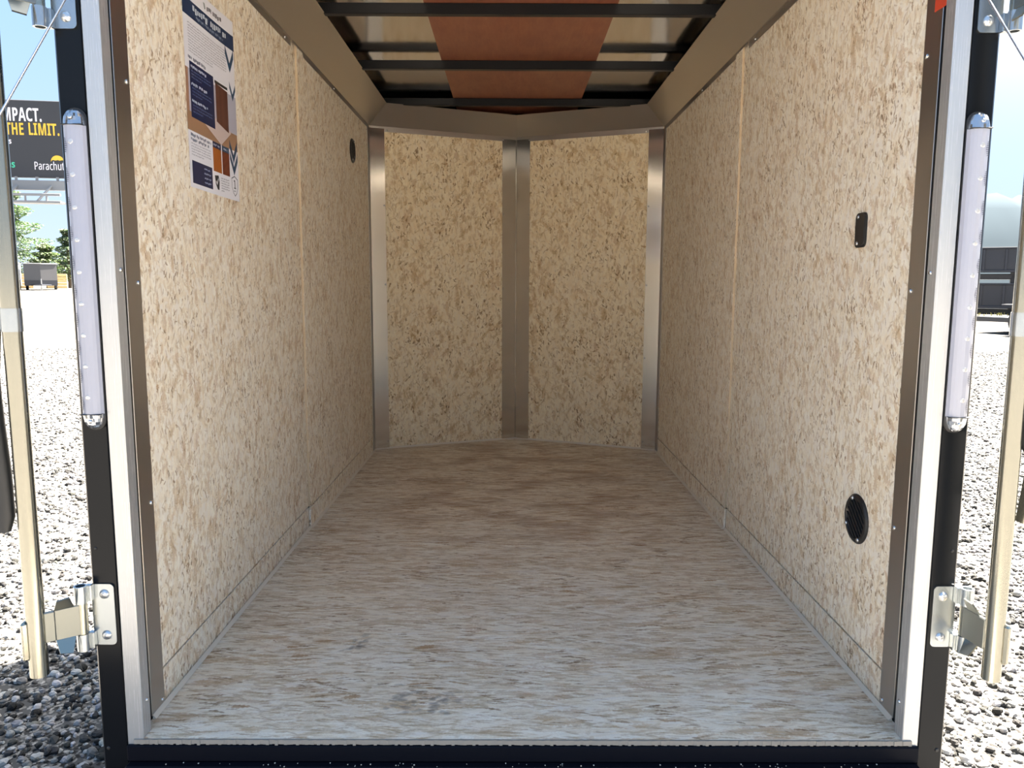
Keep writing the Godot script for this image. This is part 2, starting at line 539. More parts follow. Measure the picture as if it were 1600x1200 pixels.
func build_shell() -> void:
	# floor: one sheet of waferboard reaching into the nose
	var fl := struct("floor", "pale waferboard floor of the trailer, scuffed and stained")
	var poly := PackedVector2Array([Vector2(-0.714, 0), Vector2(0.714, 0), Vector2(0.714, 2.50), Vector2(0, 2.80), Vector2(-0.714, 2.50)])
	var st := SurfaceTool.new()
	st.begin(Mesh.PRIMITIVE_TRIANGLES)
	var idx := Geometry2D.triangulate_polygon(poly)
	var verts := []
	for i in idx.size():
		verts.append(poly[idx[i]])
	for i in range(0, verts.size(), 3):
		var t := [verts[i], verts[i + 1], verts[i + 2]]
		var cr: float = (t[1] - t[0]).cross(t[2] - t[0])
		for k in ([0, 1, 2] if cr < 0.0 else [0, 2, 1]):
			var q: Vector2 = t[k]
			st.set_normal(Vector3.UP)
			st.set_uv(q / 1.707)
			st.set_uv2(Vector2(0.5 + q.x / 1.42, q.y / 2.8))
			st.add_vertex(Vector3(q.x, F, -q.y))
	put_mesh("floor_sheet", st.commit(), M.osb_floor, fl)
	var b := mb(fl)                                        # its edge, ragged where it was cut
	var e0 := -0.714
	for k in 260:
		var x0 := lerpf(-0.714, 0.714, k / 260.0)
		var x1 := lerpf(-0.714, 0.714, (k + 1) / 260.0)
		var z0 := -0.0030 + 0.0005 * sin(k * 1.7) + 0.0004 * sin(k * 4.1)
		b.box(Vector3(x0, -0.0095 + 0.0012 * sin(k * 2.3) * sin(k * 0.37), z0), Vector3(x1, -0.0006, 0.01))
	put("cut_edge", b, M.cut_edge, fl, "rough cut edge of the floor sheet")
	b = mb(fl)
	b.prism(poly, Vector3(0, -0.016, 0), Vector3(1, 0, 0), Vector3(0, 0, 1), Vector3(0, -1, 0), 0.06)
	put("floor_frame", b, M.sill_black, fl)
	# side walls: two sheets each, the front one lapping over the rear one
	for s in [-1.0, 1.0]:
		var side := "left" if s < 0 else "right"
		var w := struct("wall_" + side, "pale waferboard side wall " + ("carrying the poster" if s < 0 else "with the round black vent and the black cover plate"))
		osb_panel(w, "wall_panel", Vector3(s * NEAR_X, 0.0755, 0.073), Vector3(s * 0.724, 1.62, SEAM_Z + 0.03), Vector2(0.11 + 0.37 * s, 0.2))
		osb_panel(w, "wall_panel", Vector3(s * FAR_X, 0.0755, SEAM_Z), Vector3(s * 0.7118, 1.62, CORNER_Z + 0.03), Vector2(0.53 - 0.21 * s, 0.71))
		b = mb(w)                                           # raw edge of the lapping sheet
		for k in 40:
			var y0 := lerpf(0.0755, 1.60, k / 40.0)
			var y1 := lerpf(0.0755, 1.60, (k + 1) / 40.0)
			b.box(Vector3(s * (FAR_X + 0.0006 + 0.0008 * sin(k * 2.9)), y0, SEAM_Z - 0.0012 - 0.0008 * sin(k * 1.9)), Vector3(s * 0.7117, y1, SEAM_Z + 0.001))
		put("sheet_edge", b, M.osb_edge, w, "light raw edge of the lapping sheet")
		b = mb(w)
		b.box(Vector3(s * 0.7245, -0.10, 0.041), Vector3(s * OUT_X, 1.79, CORNER_Z + 0.02), 0.004)
		put("outer_skin", b, M.black_skin, w)
		# baseboard in two lengths, with a bead of caulk at the floor
		var bb := struct("baseboard_" + side, "low waferboard strip along the foot of the " + ("poster wall" if s < 0 else "vented wall"))
		osb_panel(bb, "baseboard_strip", Vector3(s * (NEAR_X - 0.0004), 0.0005, 0.120), Vector3(s * 0.723, 0.0718, SEAM_Z), Vector2(0.31, 0.05 * s))
		osb_panel(bb, "baseboard_strip", Vector3(s * (FAR_X - 0.0004), 0.0005, SEAM_Z + 0.001), Vector3(s * 0.7115, 0.0718, CORNER_Z + 0.01), Vector2(0.77, 0.35 * s))
		b = mb(bb)
		for seg in [[0.064, SEAM_Z, NEAR_X - 0.0024], [SEAM_Z, CORNER_Z, FAR_X - 0.0006]]:
			var x0: float = s * seg[2]
			b.face([Vector3(x0, 0.008, seg[0]), Vector3(x0, 0.008, seg[1]), Vector3(x0 - s * 0.007, 0.0008, seg[1]), Vector3(x0 - s * 0.007, 0.0008, seg[0])], Vector3(-s, 1, 0))
			b.face([Vector3(x0, 0.008, seg[0]), Vector3(x0, 0.0, seg[0]), Vector3(x0 - s * 0.007, 0.0008, seg[0])], Vector3(0, 0, -1))
		put("caulk_bead", b, M.caulk, bb, "pale bead of caulk along the floor")
	# V front wall
	var fw := struct("wall_front", "V-shaped waferboard front wall of two tall panels")
	for s in [-1.0, 1.0]:
		var A := Vector3(s * 0.712, 0, CORNER_Z)
		var B := Vector3(0, 0, APEX_Z)
		var along := (B - A).normalized()
		var inw := Vector3(-s * along.z, 0, -absf(along.x)).normalized()
		b = mb(fw)
		b.uvs = 1.0
		var L := A.distance_to(B)
		var q := [A, B, B + Vector3(0, 1.64, 0), A + Vector3(0, 1.64, 0)]
		var uo := Vector2(0.17 if s < 0 else 0.62, 0.43 if s < 0 else 0.08)
		var us := [Vector2(0, 0), Vector2(L, 0), Vector2(L, 1.64), Vector2(0, 1.64)]
		for t in [[0, 1, 2], [0, 2, 3]]:
			b.tri3(q[t[0]], q[t[1]], q[t[2]], inw, inw, inw, us[t[0]] / 2.2 + uo, us[t[1]] / 2.2 + uo, us[t[2]] / 2.2 + uo)
			b.tri3(q[t[0]] - inw * 0.012, q[t[1]] - inw * 0.012, q[t[2]] - inw * 0.012, -inw, -inw, -inw, us[t[0]] / 1.6, us[t[1]] / 1.6, us[t[2]] / 1.6)
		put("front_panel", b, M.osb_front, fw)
		b = mb(fw)
		b.face([A + inw * 0.001 + Vector3(0, 0.009, 0), B + inw * 0.001 + Vector3(0, 0.009, 0), B + inw * 0.009 + Vector3(0, 0.0008, 0), A + inw * 0.009 + Vector3(0, 0.0008, 0)], inw + Vector3.UP)
		put("caulk_bead", b, M.caulk, fw)
		b = mb(fw)
		b.prism(PackedVector2Array([Vector2(s * OUT_X, CORNER_Z + 0.02), Vector2(s * 0.70, CORNER_Z + 0.02), Vector2(0, 3.0), Vector2(0, 3.06)]), Vector3(0, -0.10, 0), Vector3(1, 0, 0), Vector3(0, 0, 1), Vector3(0, 1, 0), 1.89)
		put("outer_skin", b, M.black_skin, fw)
	# roof: bright sheet, dark ribs under it, a strip of reddish plywood laid on the ribs
	var ce := struct("ceiling", "bare shiny roof sheet on dark ribs with a reddish plywood strip")
	b = mb(ce)
	b.prism(PackedVector2Array([Vector2(-0.76, 0.02), Vector2(0.76, 0.02), Vector2(0.76, 2.50), Vector2(0, 2.98), Vector2(-0.76, 2.50)]), Vector3(0, ROOF_Y, 0), Vector3(1, 0, 0), Vector3(0, 0, 1), Vector3(0, 1, 0), 0.003)
	put("roof_sheet", b, M.roof_metal, ce)
	b = mb(ce)
	b.prism(PackedVector2Array([Vector2(-OUT_X, -0.03), Vector2(OUT_X, -0.03), Vector2(OUT_X, 2.51), Vector2(0, 3.06), Vector2(-OUT_X, 2.51)]), Vector3(0, 1.760, 0), Vector3(1, 0, 0), Vector3(0, 0, 1), Vector3(0, 1, 0), 0.03)
	put("roof_top", b, M.white_skin, ce)
	for z in [0.60, 1.215, 1.840, 2.465]:
		b = mb(ce)
		b.box(Vector3(-0.755, 1.664, z), Vector3(0.755, 1.697, z + 0.028), 0.002)
		put("roof_rib", b, M.rib_paint, ce)
	b = mb(ce)
	b.uvs = 0.8
	b.box(Vector3(-0.300, 1.6975, 0.06), Vector3(0.306, 1.703, 2.80))
	put("plywood_strip", b, M.plywood, ce, "strip of reddish brown plywood under the roof sheet")
	# metal coves where the walls meet the roof
	var n_trim := 1
	for s in [-1.0, 1.0]:
		var t := struct("trim_%d" % n_trim, "wide sloping sheet metal cove along the top of the " + ("poster wall" if s < 0 else "vented wall"))
		n_trim += 1
		b = mb(t)
		var a := Vector3(s * (FAR_X - 0.002), WALL_TOP, 0.03)
		var e := Vector3(s * (FAR_X - 0.002), WALL_TOP, CORNER_Z - 0.001)
		var hi0 := Vector3(s * 0.610, 1.667, 0.03)
		var hi1 := Vector3(s * 0.610, 1.667, 2.433)
		b.face([a, e, hi1, hi0], Vector3(-s, -1, 0))
		b.face([hi0, hi1, hi1 + Vector3(s * 0.012, 0.002, 0), hi0 + Vector3(s * 0.012, 0.002, 0)], Vector3(-s, 0.3, 0))
		put("cove_sheet", b, M.trim_metal, t)
		b = mb(t)                                           # flange on the wall, notched over the lap of the sheets
		b.box(Vector3(s * (NEAR_X - 0.002), 1.557, 0.03), Vector3(s * (NEAR_X - 0.0005), WALL_TOP, SEAM_Z - 0.05), 0.0004)
		b.box(Vector3(s * (FAR_X - 0.002), 1.557, SEAM_Z + 0.07), Vector3(s * (FAR_X - 0.0005), WALL_TOP, CORNER_Z - 0.02), 0.0004)
		b.box(Vector3(s * (FAR_X - 0.002), 1.569, SEAM_Z - 0.05), Vector3(s * (FAR_X - 0.0005), WALL_TOP, SEAM_Z + 0.07), 0.0004)
		b.face([Vector3(s * (NEAR_X - 0.002), WALL_TOP, 0.03), Vector3(s * (NEAR_X - 0.002), WALL_TOP, SEAM_Z - 0.05), Vector3(s * (FAR_X - 0.002), WALL_TOP, SEAM_Z - 0.05), Vector3(s * (FAR_X - 0.002), WALL_TOP, 0.03)], Vector3(0, -1, 0))
		put("flange", b, M.trim_metal, t)
		for z in [0.50, 1.125]:
			screw(t, Vector3(s * (NEAR_X - 0.002), 1.566, z), Vector3(-s, 0, 0))
		screw(t, Vector3(s * (FAR_X - 0.002), 1.566, 1.748), Vector3(-s, 0, 0))
	var fc := struct("trim_%d" % n_trim, "V-shaped sheet metal cove along the top of the front wall")
	n_trim += 1
	for s in [-1.0, 1.0]:
		var A := Vector3(s * (FAR_X - 0.002), WALL_TOP, CORNER_Z + 0.004)
		var B := Vector3(0, WALL_TOP, APEX_Z)
		var inw := Vector3(-s * 0.385, 0, -0.923)
		A += inw * 0.003
		B += Vector3(0, 0, -0.0032)
		var A2 := Vector3(s * 0.611, 1.667, 2.433)
		var B2 := Vector3(0, 1.667, 2.687)
		b = mb(fc)
		b.face([A, B, B2, A2], inw + Vector3(0, -1, 0))
		b.face([A2, B2, B2 + Vector3(0, 0.002, 0.010), A2 + Vector3(0, 0.002, 0.010)], inw)
		put("cove_sheet", b, M.trim_metal, fc)
		b = mb(fc)
		var dn := Vector3(0, -0.024, 0)
		b.face([A, B, B + dn, A + dn], inw)
		b.face([A + dn, B + dn, B + dn - inw * 0.003, A + dn - inw * 0.003], Vector3(0, -1, 0))
		put("flange", b, M.trim_metal, fc)
		screw(fc, A.lerp(B, 0.11) + Vector3(0, -0.017, 0), inw)
		screw(fc, A.lerp(B, 0.905) + Vector3(0, -0.017, 0), inw)
	# angle trims in the front corners and the folded strip at the apex
	for s in [-1.0, 1.0]:
		var t := struct("trim_%d" % n_trim, "bare metal angle strip in the front corner next to the " + ("poster wall" if s < 0 else "vented wall"))
		n_trim += 1
		var C := Vector3(s * (FAR_X - 0.0025), 0.004, CORNER_Z - 0.001)
		var along := Vector3(-s * 0.923, 0, 0.385)
		var inw := Vector3(-s * 0.385, 0, -0.923)
		b = mb(t)
		var up := Vector3(0, 1.562, 0)
		var E := C + along * 0.072
		b.face([C, E, E + up, C + up], inw)
		b.face([E, E - inw * 0.004, E - inw * 0.004 + up, E + up], along)
		put("front_flange", b, M.bright_metal if false else M.corner_metal, t)
		b = mb(t)
		var G := C + Vector3(0, 0, -0.052)
		b.face([C, G, G + up, C + up], Vector3(-s, 0, 0))
		b.face([G, G + Vector3(s * 0.003, 0, 0), G + Vector3(s * 0.003, 0, 0) + up, G + up], Vector3(0, 0, -1))
		put("side_flange", b, M.trim_metal, t)
		for y in [0.035, 0.46, 0.82, 1.20]:
			screw(t, E - along * 0.006 + Vector3(0, y, 0), inw, 0.9)
	var ap := struct("trim_%d" % n_trim, "folded bare metal strip up the apex of the front wall")
	n_trim += 1
	for s in [-1.0, 1.0]:
		var C := Vector3(0, 0.006, APEX_Z - 0.004)
		var along := Vector3(s * 0.923, 0, -0.385)
		var inw := Vector3(-s * 0.385, 0, -0.923)
		b = mb(ap)
		var up := Vector3(0, 1.556, 0)
		var E := C + along * 0.076
		var H := C + along * 0.004 + inw * 0.0012
		b.face([H, E, E + up, H + up], inw)
		b.face([C, H, H + up, C + up], inw)
		b.face([E, E - inw * 0.004, E - inw * 0.004 + up, E + up], along)
		put("strip_half", b, M.corner_metal, ap)
		for y in [0.05, 0.36, 0.80, 1.18]:
			screw(ap, E - along * 0.006 + Vector3(0, y, 0), inw, 0.9)
	# rear frame: black posts, header and sill; square aluminium stops; flat trims over the ends of the wall sheets
	var dr := struct("door_1", "glossy black steel frame of the rear doorway with a dark sill")
	for s in [-1.0, 1.0]:
		b = mb(dr)
		b.box(Vector3(s * 0.7275, -0.22, 0.005), Vector3(s * OUT_X, 1.79, 0.040), 0.004)
		b.box(Vector3(s * 0.7112, -0.0005, 0.0312), Vector3(s * 0.7274, 1.66, 0.0720), 0.0005)
		put("post", b, M.black_gloss, dr)
		screw(dr, Vector3(s * 0.765, -0.022, 0.005), Vector3(0, 0, -1), 0.8, M.black_plastic)
		screw(dr, Vector3(s * 0.7645, 0.36, 0.005), Vector3(0, 0, -1), 0.6, M.black_plastic)
	b = mb(dr)
	b.box(Vector3(-OUT_X, 1.63, 0.006), Vector3(OUT_X, 1.79, 0.045), 0.004)
	put("header", b, M.black_gloss, dr)
	b = mb(dr)
	b.box(Vector3(-0.727, -0.0420, -0.0060), Vector3(0.727, -0.0110, 0.03), 0.002)
	b.box(Vector3(-0.727, -0.22, -0.0220), Vector3(0.727, -0.0430, 0.03), 0.004)
	put("sill", b, M.sill_black, dr)
	b = mb(dr)                                             # crumbs of grit lying on the sill
	for k in 60:
		var p := Vector3(rng.randf_range(-0.66, 0.66), -0.0425, rng.randf_range(-0.020, -0.008))
		var r := rng.randf_range(0.0004, 0.0011)
		b.box(p - Vector3(r, 0, r), p + Vector3(r, r, r))
	var grit := put("grit", b, M.caulk, dr)
	grit.set_meta("kind", "stuff")
	for s in [-1.0, 1.0]:
		var t := struct("trim_%d" % n_trim, "square bright aluminium door stop beside the black post, " + ("poster side" if s < 0 else "vent side"))
		n_trim += 1
		b = mb(t)
		b.box(Vector3(s * 0.697, -0.036, 0.000), Vector3(s * 0.7265, 1.62, 0.031), 0.0012)
		put("stop_tube", b, M.bright_metal, t)
		for y in [0.065, 0.852]:
			screw(t, Vector3(s * 0.697, y, 0.020), Vector3(-s, 0, 0), 0.9)
		var t2 := struct("trim_%d" % n_trim, "flat grey metal edging over the end of the " + ("poster wall" if s < 0 else "vented wall"))
		n_trim += 1
		b = mb(t2)
		b.box(Vector3(s * (NEAR_X - 0.0022), 0.006, 0.0630), Vector3(s * (NEAR_X - 0.0002), 1.60, 0.118), 0.0006)
		put("edging_strip", b, M.trim_metal, t2)
		for y in ([0.016, 0.415, 0.830, 1.184] if s < 0 else [0.019, 0.370, 0.820, 1.233]):
			screw(t2, Vector3(s * (NEAR_X - 0.0022), y, 0.107), Vector3(-s, 0, 0))
	# lowered ramp door
	var rd := struct("door_2", "lowered ramp door of waferboard in a black frame")
	var th := asin((F - 0.05) / 1.62)
	var ex := Vector3(0, -sin(th), -cos(th))
	var nn := Vector3(0, cos(th), -sin(th))
	var o := Vector3(0, -0.045, -0.028)
	b = mb(rd)
	b.uvs = 1.0 / 1.6
	b.face([o + Vector3(-0.66, 0, 0) + ex * 0.03, o + Vector3(0.66, 0, 0) + ex * 0.03, o + Vector3(0.66, 0, 0) + ex * 1.60, o + Vector3(-0.66, 0, 0) + ex * 1.60], nn)
	put("ramp_sheet", b, M.osb, rd)
	b = mb(rd)
	b.xf = b.xf * Transform3D(Basis(Vector3(1, 0, 0), nn, ex), o)
	b.box(Vector3(-0.70, -0.04, 0.005), Vector3(0.70, -0.002, 1.62), 0.003)
	put("ramp_frame", b, M.black_gloss, rd)

# ---------------------------------------------------------------- fittings
func lens_profile(w: float, d: float, n := 8) -> Array:     # half-round cross section: points (x, out)
	var out := []
	for k in n + 1:
		var a := PI * k / n
		out.append(Vector2(-w / 2 * cos(a), d * pow(sin(a), 0.55)))
	return out

func build_led_bar(s: float) -> void:
	var side := "poster wall" if s < 0 else "vented wall"
	var cx := s * 0.7465
	var base := IN * Vector3(cx, 0.578, 0.005)
	var t := thing("tail_light", "long clear LED strip light on the black post beside the " + side, "light", base, "LED strip lights on the door posts")
	var b := mb(t)
	b.prism(rrect(0.038, 0.540, 0.0185), Vector3(cx, 0.846, 0.005), Vector3(1, 0, 0), Vector3(0, 1, 0), Vector3(0, 0, -1), 0.006)
	put("backing_pad", b, M.black_plastic, t)
	# ribbed lens
	b = mb(t)
	var y0 := 0.605
	var y1 := 1.087
	var prof := lens_profile(0.034, 0.016)
	for i in prof.size() - 1:
		var p: Vector2 = prof[i]
		var q: Vector2 = prof[i + 1]
		var nrm := Vector3(p.x + q.x, 0, -(p.y + q.y) * 1.6).normalized()
		b.quad(Vector3(cx + p.x, y0, -0.001 - p.y), Vector3(cx + q.x, y0, -0.001 - q.y), Vector3(cx + q.x, y1, -0.001 - q.y), Vector3(cx + p.x, y1, -0.001 - p.y), nrm)
	put("lens", b, M.lens, t, "milky ribbed lens")
	b = mb(t)                                             # fine cross ridges along the outer shoulder of the lens, in groups between the diodes
	for g in 10:
		for k in 8:
			var y := 0.612 + g * 0.0478 + k * 0.0030
			if y > y1 - 0.004:
				continue
			var last := Vector3.ZERO
			for j in 6:
				var a := deg_to_rad(lerpf(22.0, 62.0 - 3.0 * absf(k - 3.5), j / 5.0))
				var p := Vector3(cx + s * 0.0172 * cos(a), y + 0.0012 * sin(j * 0.6), -0.0013 - 0.0162 * pow(sin(a), 0.55))
				if j > 0:
					b.face([last, p, p + Vector3(0, 0.0014, 0), last + Vector3(0, 0.0014, 0)], Vector3(s, 0, -1))
				last = p
	put("lens_ridges", b, M.lens_groove, t).set_meta("kind", "stuff")
	for k in 9:
		b = mb(t)
		b.lathe(Vector3(cx + s * 0.002, lerpf(0.635, 1.06, k / 8.0), -0.0165), Vector3(0, 0, -1), [Vector2(0.0048, 0), Vector2(0.0030, 0.0010), Vector2(0.0, 0.0012)], 12)
		put("diode", b, M.led_dot, t)
	# faceted clear end caps
	for e in [[y1, 1.0], [y0, -1.0]]:
		b = mb(t)
		var n := 6
		var rows := []
		for i in n + 1:
			var a := PI / 2 * i / n
			var row := []
			for k in 13:
				var c := PI * k / 12
				var r := cos(a)
				var cut := 1.0 if i == 0 or k == 0 or k == 12 else rng.randf_range(0.86, 1.03)   # moulded facets
				row.append(Vector3(cx - 0.0172 * cos(c) * pow(r, 0.7), e[0] + e[1] * 0.026 * sin(a), -0.001 - 0.0175 * cut * pow(sin(c), 0.6) * pow(r, 0.6)))
			rows.append(row)
		for i in n:
			for k in 12:
				var mid: Vector3 = (rows[i][k] + rows[i + 1][k + 1]) / 2 - Vector3(cx, e[0], 0)
				b.face([rows[i][k], rows[i][k + 1], rows[i + 1][k + 1], rows[i + 1][k]] if i < n - 1 else [rows[i][k], rows[i][k + 1], rows[i + 1][6]], Vector3(mid.x, mid.y, mid.z))
		put("end_cap", b, M.lens_clear, t, "sparkling clear end cap with a screw")
		screw(t, Vector3(cx, e[0] + e[1] * 0.012, -0.0165), Vector3(0, e[1] * 0.3, -1), 0.8)
	for y in [y0, y1]:
		b = mb(t)
		b.box(Vector3(cx - 0.0166, y - 0.0008, -0.0182), Vector3(cx + 0.0166, y + 0.0008, 0.0), 0.0004)
		put("cap_joint", b, M.black_plastic, t)

func build_lock_bar(s: float) -> void:
	var side := "poster wall" if s < 0 else "vented wall"
	var bx := -0.843 if s < 0 else 0.797
	var bz := -0.055 if s < 0 else -0.080
	var r := 0.0150
	var y0 := 0.153 if s < 0 else 0.164
	var t := thing("lock_bar", "zinc-plated swing-out door lock bar hinged to the post beside the " + side, "lock bar", IN * Vector3(bx, y0, bz), "lock bars on the door posts")
	var b := mb(t)
	b.ring_tube(Vector3(bx, y0, bz), Vector3(bx, 1.62, bz), r, 0.003, 24)
	put("bar_tube", b, M.yellow_zinc, t, "yellow zinc tube")
	b = mb(t)                                              # cam tab welded to the outside of the tube
	b.box(Vector3(bx + s * 0.009, y0 + 0.030, bz - 0.016), Vector3(bx + s * 0.020, y0 + 0.100, bz + 0.004), 0.004)
	put("cam_tab", b, M.yellow_zinc, t)
	var kx := s * 0.7865
	var kz := -0.013
	for y in [0.238, 1.298]:
		var plate := mb(t)
		plate.prism(rrect(0.040, 0.114, 0.008), Vector3(s * 0.7555, y, 0.0045), Vector3(1, 0, 0), Vector3(0, 1, 0), Vector3(0, 0, -1), 0.003)
		for e in [-1.0, 1.0]:                               # ears of the plate that run to the knuckles
			plate.box(Vector3(s * 0.7700, y + e * 0.044 - 0.0150, 0.0015), Vector3(s * 0.7810, y + e * 0.044 + 0.0150, -0.0100), 0.001)
			plate.face([Vector3(s * 0.7755, y + e * 0.044 - 0.015, 0.0012), Vector3(s * 0.7755, y + e * 0.044 + 0.015, 0.0012), Vector3(s * 0.786, y + e * 0.044 + 0.015, -0.024), Vector3(s * 0.786, y + e * 0.044 - 0.015, -0.024)], Vector3(-s, 0, -1))
		var hp := put("hinge_plate", plate, M.zinc, t, "rounded bright zinc hinge plate")
		for e in [-1.0, 1.0]:
			var scr := mb(hp)
			scr.lathe(Vector3(s * 0.7525, y + e * 0.0385, 0.0015), Vector3(0, 0, -1), [Vector2(0.0088, 0), Vector2(0.0082, 0.0018), Vector2(0.0058, 0.0040), Vector2(0.0022, 0.0050), Vector2(0.0018, 0.0032), Vector2(0.0, 0.0030)], 18)
			put("bolt_head", scr, M.screw, hp)
		for e in [-1.0, 1.0]:
			b = mb(t)
			b.ring_tube(Vector3(kx, y + e * 0.044 - 0.0155, kz), Vector3(kx, y + e * 0.044 + 0.0155, kz), 0.0112, 0.0032, 18)
			put("knuckle", b, M.zinc, t)
		b = mb(t)
		b.tube([Vector3(kx, y - 0.028, kz), Vector3(kx, y + 0.028, kz)], 0.0095, 18)
		put("hinge_pin", b, M.yellow_zinc, t)
		# leaf from the pin to the bar, with the two bent stop ears
		b = mb(t)
		var P0 := Vector3(kx, 0, kz)
		var P1 := Vector3(bx, 0, bz)
		var dir := (P1 - P0).normalized()
		var nrm := Vector3(-dir.z, 0, dir.x)
		if nrm.z > 0:
			nrm = -nrm
		var bas := Transform3D(Basis(dir, Vector3.UP, nrm), P0 + Vector3(0, y, 0))
		b.xf = b.xf * bas
		var reach := P0.distance_to(P1) - r * 0.7
		b.box(Vector3(0.004, -0.0275, 0.0045), Vector3(reach * 0.72, 0.0275, 0.0085), 0.001)
		b.box(Vector3(reach * 0.70, -0.0275, 0.0030), Vector3(reach, 0.0275, 0.0105), 0.002)
		put("hinge_leaf", b, M.zinc_dull, t)
		for e in [-1.0, 1.0]:
			b = mb(t)
			b.xf = b.xf * bas * Transform3D(Basis(Vector3.RIGHT, e * 0.6), Vector3(0, e * 0.0270, 0.0045))
			b.prism(PackedVector2Array([Vector2(0.012, 0), Vector2(reach * 0.72, 0), Vector2(reach * 0.66, e * 0.026), Vector2(0.020, e * 0.030)]), Vector3.ZERO, Vector3(1, 0, 0), Vector3(0, 1, 0), Vector3(0, 0, 1), 0.003)
			put("stop_ear", b, M.yellow_zinc if e < 0 else M.zinc_dull, t)
	# handle: clamp on the tube, flat lever, black grip
	b = mb(t)
	b.ring_tube(Vector3(bx, 0.750, bz), Vector3(bx, 0.788, bz), r + 0.0014, 0.0014, 20)
	b.box(Vector3(bx + s * 0.012, 0.750, bz - 0.012), Vector3(bx + s * 0.034, 0.788, bz + 0.012), 0.003)
	put("handle_clamp", b, M.zinc, t)
	b = mb(t)
	var lever := []
	for k in 9:
		var f := k / 8.0
		lever.append(Vector3(bx + s * (0.024 + 0.012 * sin(f * PI)), lerpf(0.760, 0.44, f), bz))
	for k in 8:
		var p: Vector3 = lever[k]
		var q: Vector3 = lever[k + 1]
		b.face([p + Vector3(0, 0, -0.010), q + Vector3(0, 0, -0.010), q + Vector3(0, 0, 0.010), p + Vector3(0, 0, 0.010)], Vector3(-s, 0, 0))
		b.face([p + Vector3(s * 0.004, 0, -0.010), q + Vector3(s * 0.004, 0, -0.010), q + Vector3(s * 0.004, 0, 0.010), p + Vector3(s * 0.004, 0, 0.010)], Vector3(s, 0, 0))
		b.face([p + Vector3(0, 0, -0.010), q + Vector3(0, 0, -0.010), q + Vector3(s * 0.004, 0, -0.010), p + Vector3(s * 0.004, 0, -0.010)], Vector3(0, 0, -1))
	put("lever", b, M.yellow_zinc, t)
	b = mb(t)
	var gx := bx + s * (0.045 if s < 0 else 0.037)
	var g0 := 0.722 if s < 0 else 0.745
	var g1 := 0.412 if s < 0 else 0.560
	var rings := []
	for k in 13:
		var f := k / 12.0
		var w := 0.020 + 0.006 * sin(clampf(f * 1.15, 0, 1) * PI)
		if k == 0 or k == 12:
			w *= 0.6
		var ring := []
		var c := Vector3(gx + s * 0.006 * sin(f * 5.0), lerpf(g0, g1, f), bz - 0.004)
		for j in 16:
			var a := TAU * j / 16
			ring.append([c + Vector3(cos(a) * w, 0, sin(a) * w * 0.75), Vector3(cos(a), 0, sin(a) * 1.3).normalized()])
		rings.append(ring)
	var zz := Vector2.ZERO
	for k in 12:
		for j in 16:
			var A: Array = rings[k][j]
			var B: Array = rings[k][(j + 1) % 16]
			var C: Array = rings[k + 1][(j + 1) % 16]
			var D: Array = rings[k + 1][j]
			b.tri3(A[0], B[0], C[0], A[1], B[1], C[1], zz, zz, zz)
			b.tri3(A[0], C[0], D[0], A[1], C[1], D[1], zz, zz, zz)
	for e in [[0, 1.0], [12, -1.0]]:
		var pts := []
		for j in 16:
			pts.append(rings[e[0]][j][0])
		b.face(pts, Vector3(0, e[1], 0))
	put("grip", b, M.rubber, t, "black rubber hand grip")

func build_cable(s: float) -> void:
	var top := Vector3(s * 0.712, 1.339, -0.004)
	var end := Vector3(s * 0.712, -0.436, -1.530)
	var t := thing("ramp_cable", "thin steel ramp cable running down from the post beside the " + ("poster wall" if s < 0 else "vented wall"), "cable", IN * end, "ramp cables")
	var b := mb(t)
	b.tube([top, end], 0.0017, 10)
	put("wire", b, M.cable, t)
	b = mb(t)
	b.lathe(top + Vector3(0, 0.004, -0.001), Vector3(0, 0, -1), [Vector2(0.016, 0), Vector2(0.016, 0.004), Vector2(0.006, 0.010), Vector2(0, 0.011)], 14)
	put("anchor", b, M.zinc, t)
	b = mb(t)
	b.box(end + Vector3(-0.012, -0.02, -0.02), end + Vector3(0.012, 0.004, 0.02), 0.003)
	put("ramp_bracket", b, M.zinc, t)

func build_vent(s: float, p: Vector3, r: float, label: String) -> void:
	var t := thing("round_vent", label, "vent", IN * (p - Vector3(0, r, 0)), "round black wall vents")
	var b := mb(t)
	var ax := Vector3(-s, 0, 0)
	b.lathe(p, ax, [Vector2(r, 0), Vector2(r, 0.002), Vector2(r * 0.93, 0.0055), Vector2(r * 0.80, 0.0060), Vector2(r * 0.78, 0.002), Vector2(0, 0.002)], 36)
	put("flange", b, M.black_plastic, t)
	for k in 7:
		b = mb(t)
		var d := lerpf(-0.62, 0.62, k / 6.0) * r
		var half := sqrt(pow(r * 0.78, 2.0) - d * d) * 0.99
		b.xf = b.xf * Transform3D(Basis(ax, deg_to_rad(38.0)), p)
		b.box(Vector3(-s * 0.002, d - 0.0022, -half), Vector3(-s * 0.0052, d + 0.0014, half), 0.0005)
		put("louvre", b, M.black_plastic, t)
	for a in [0.35, 2.05, 3.60]:
		var aa: float = PI / 2 - a
		screw(t, p + Vector3(-s * 0.0055, sin(aa) * r * 0.84, cos(aa) * r * 0.84), Vector3(-s, 0, 0), 1.0)

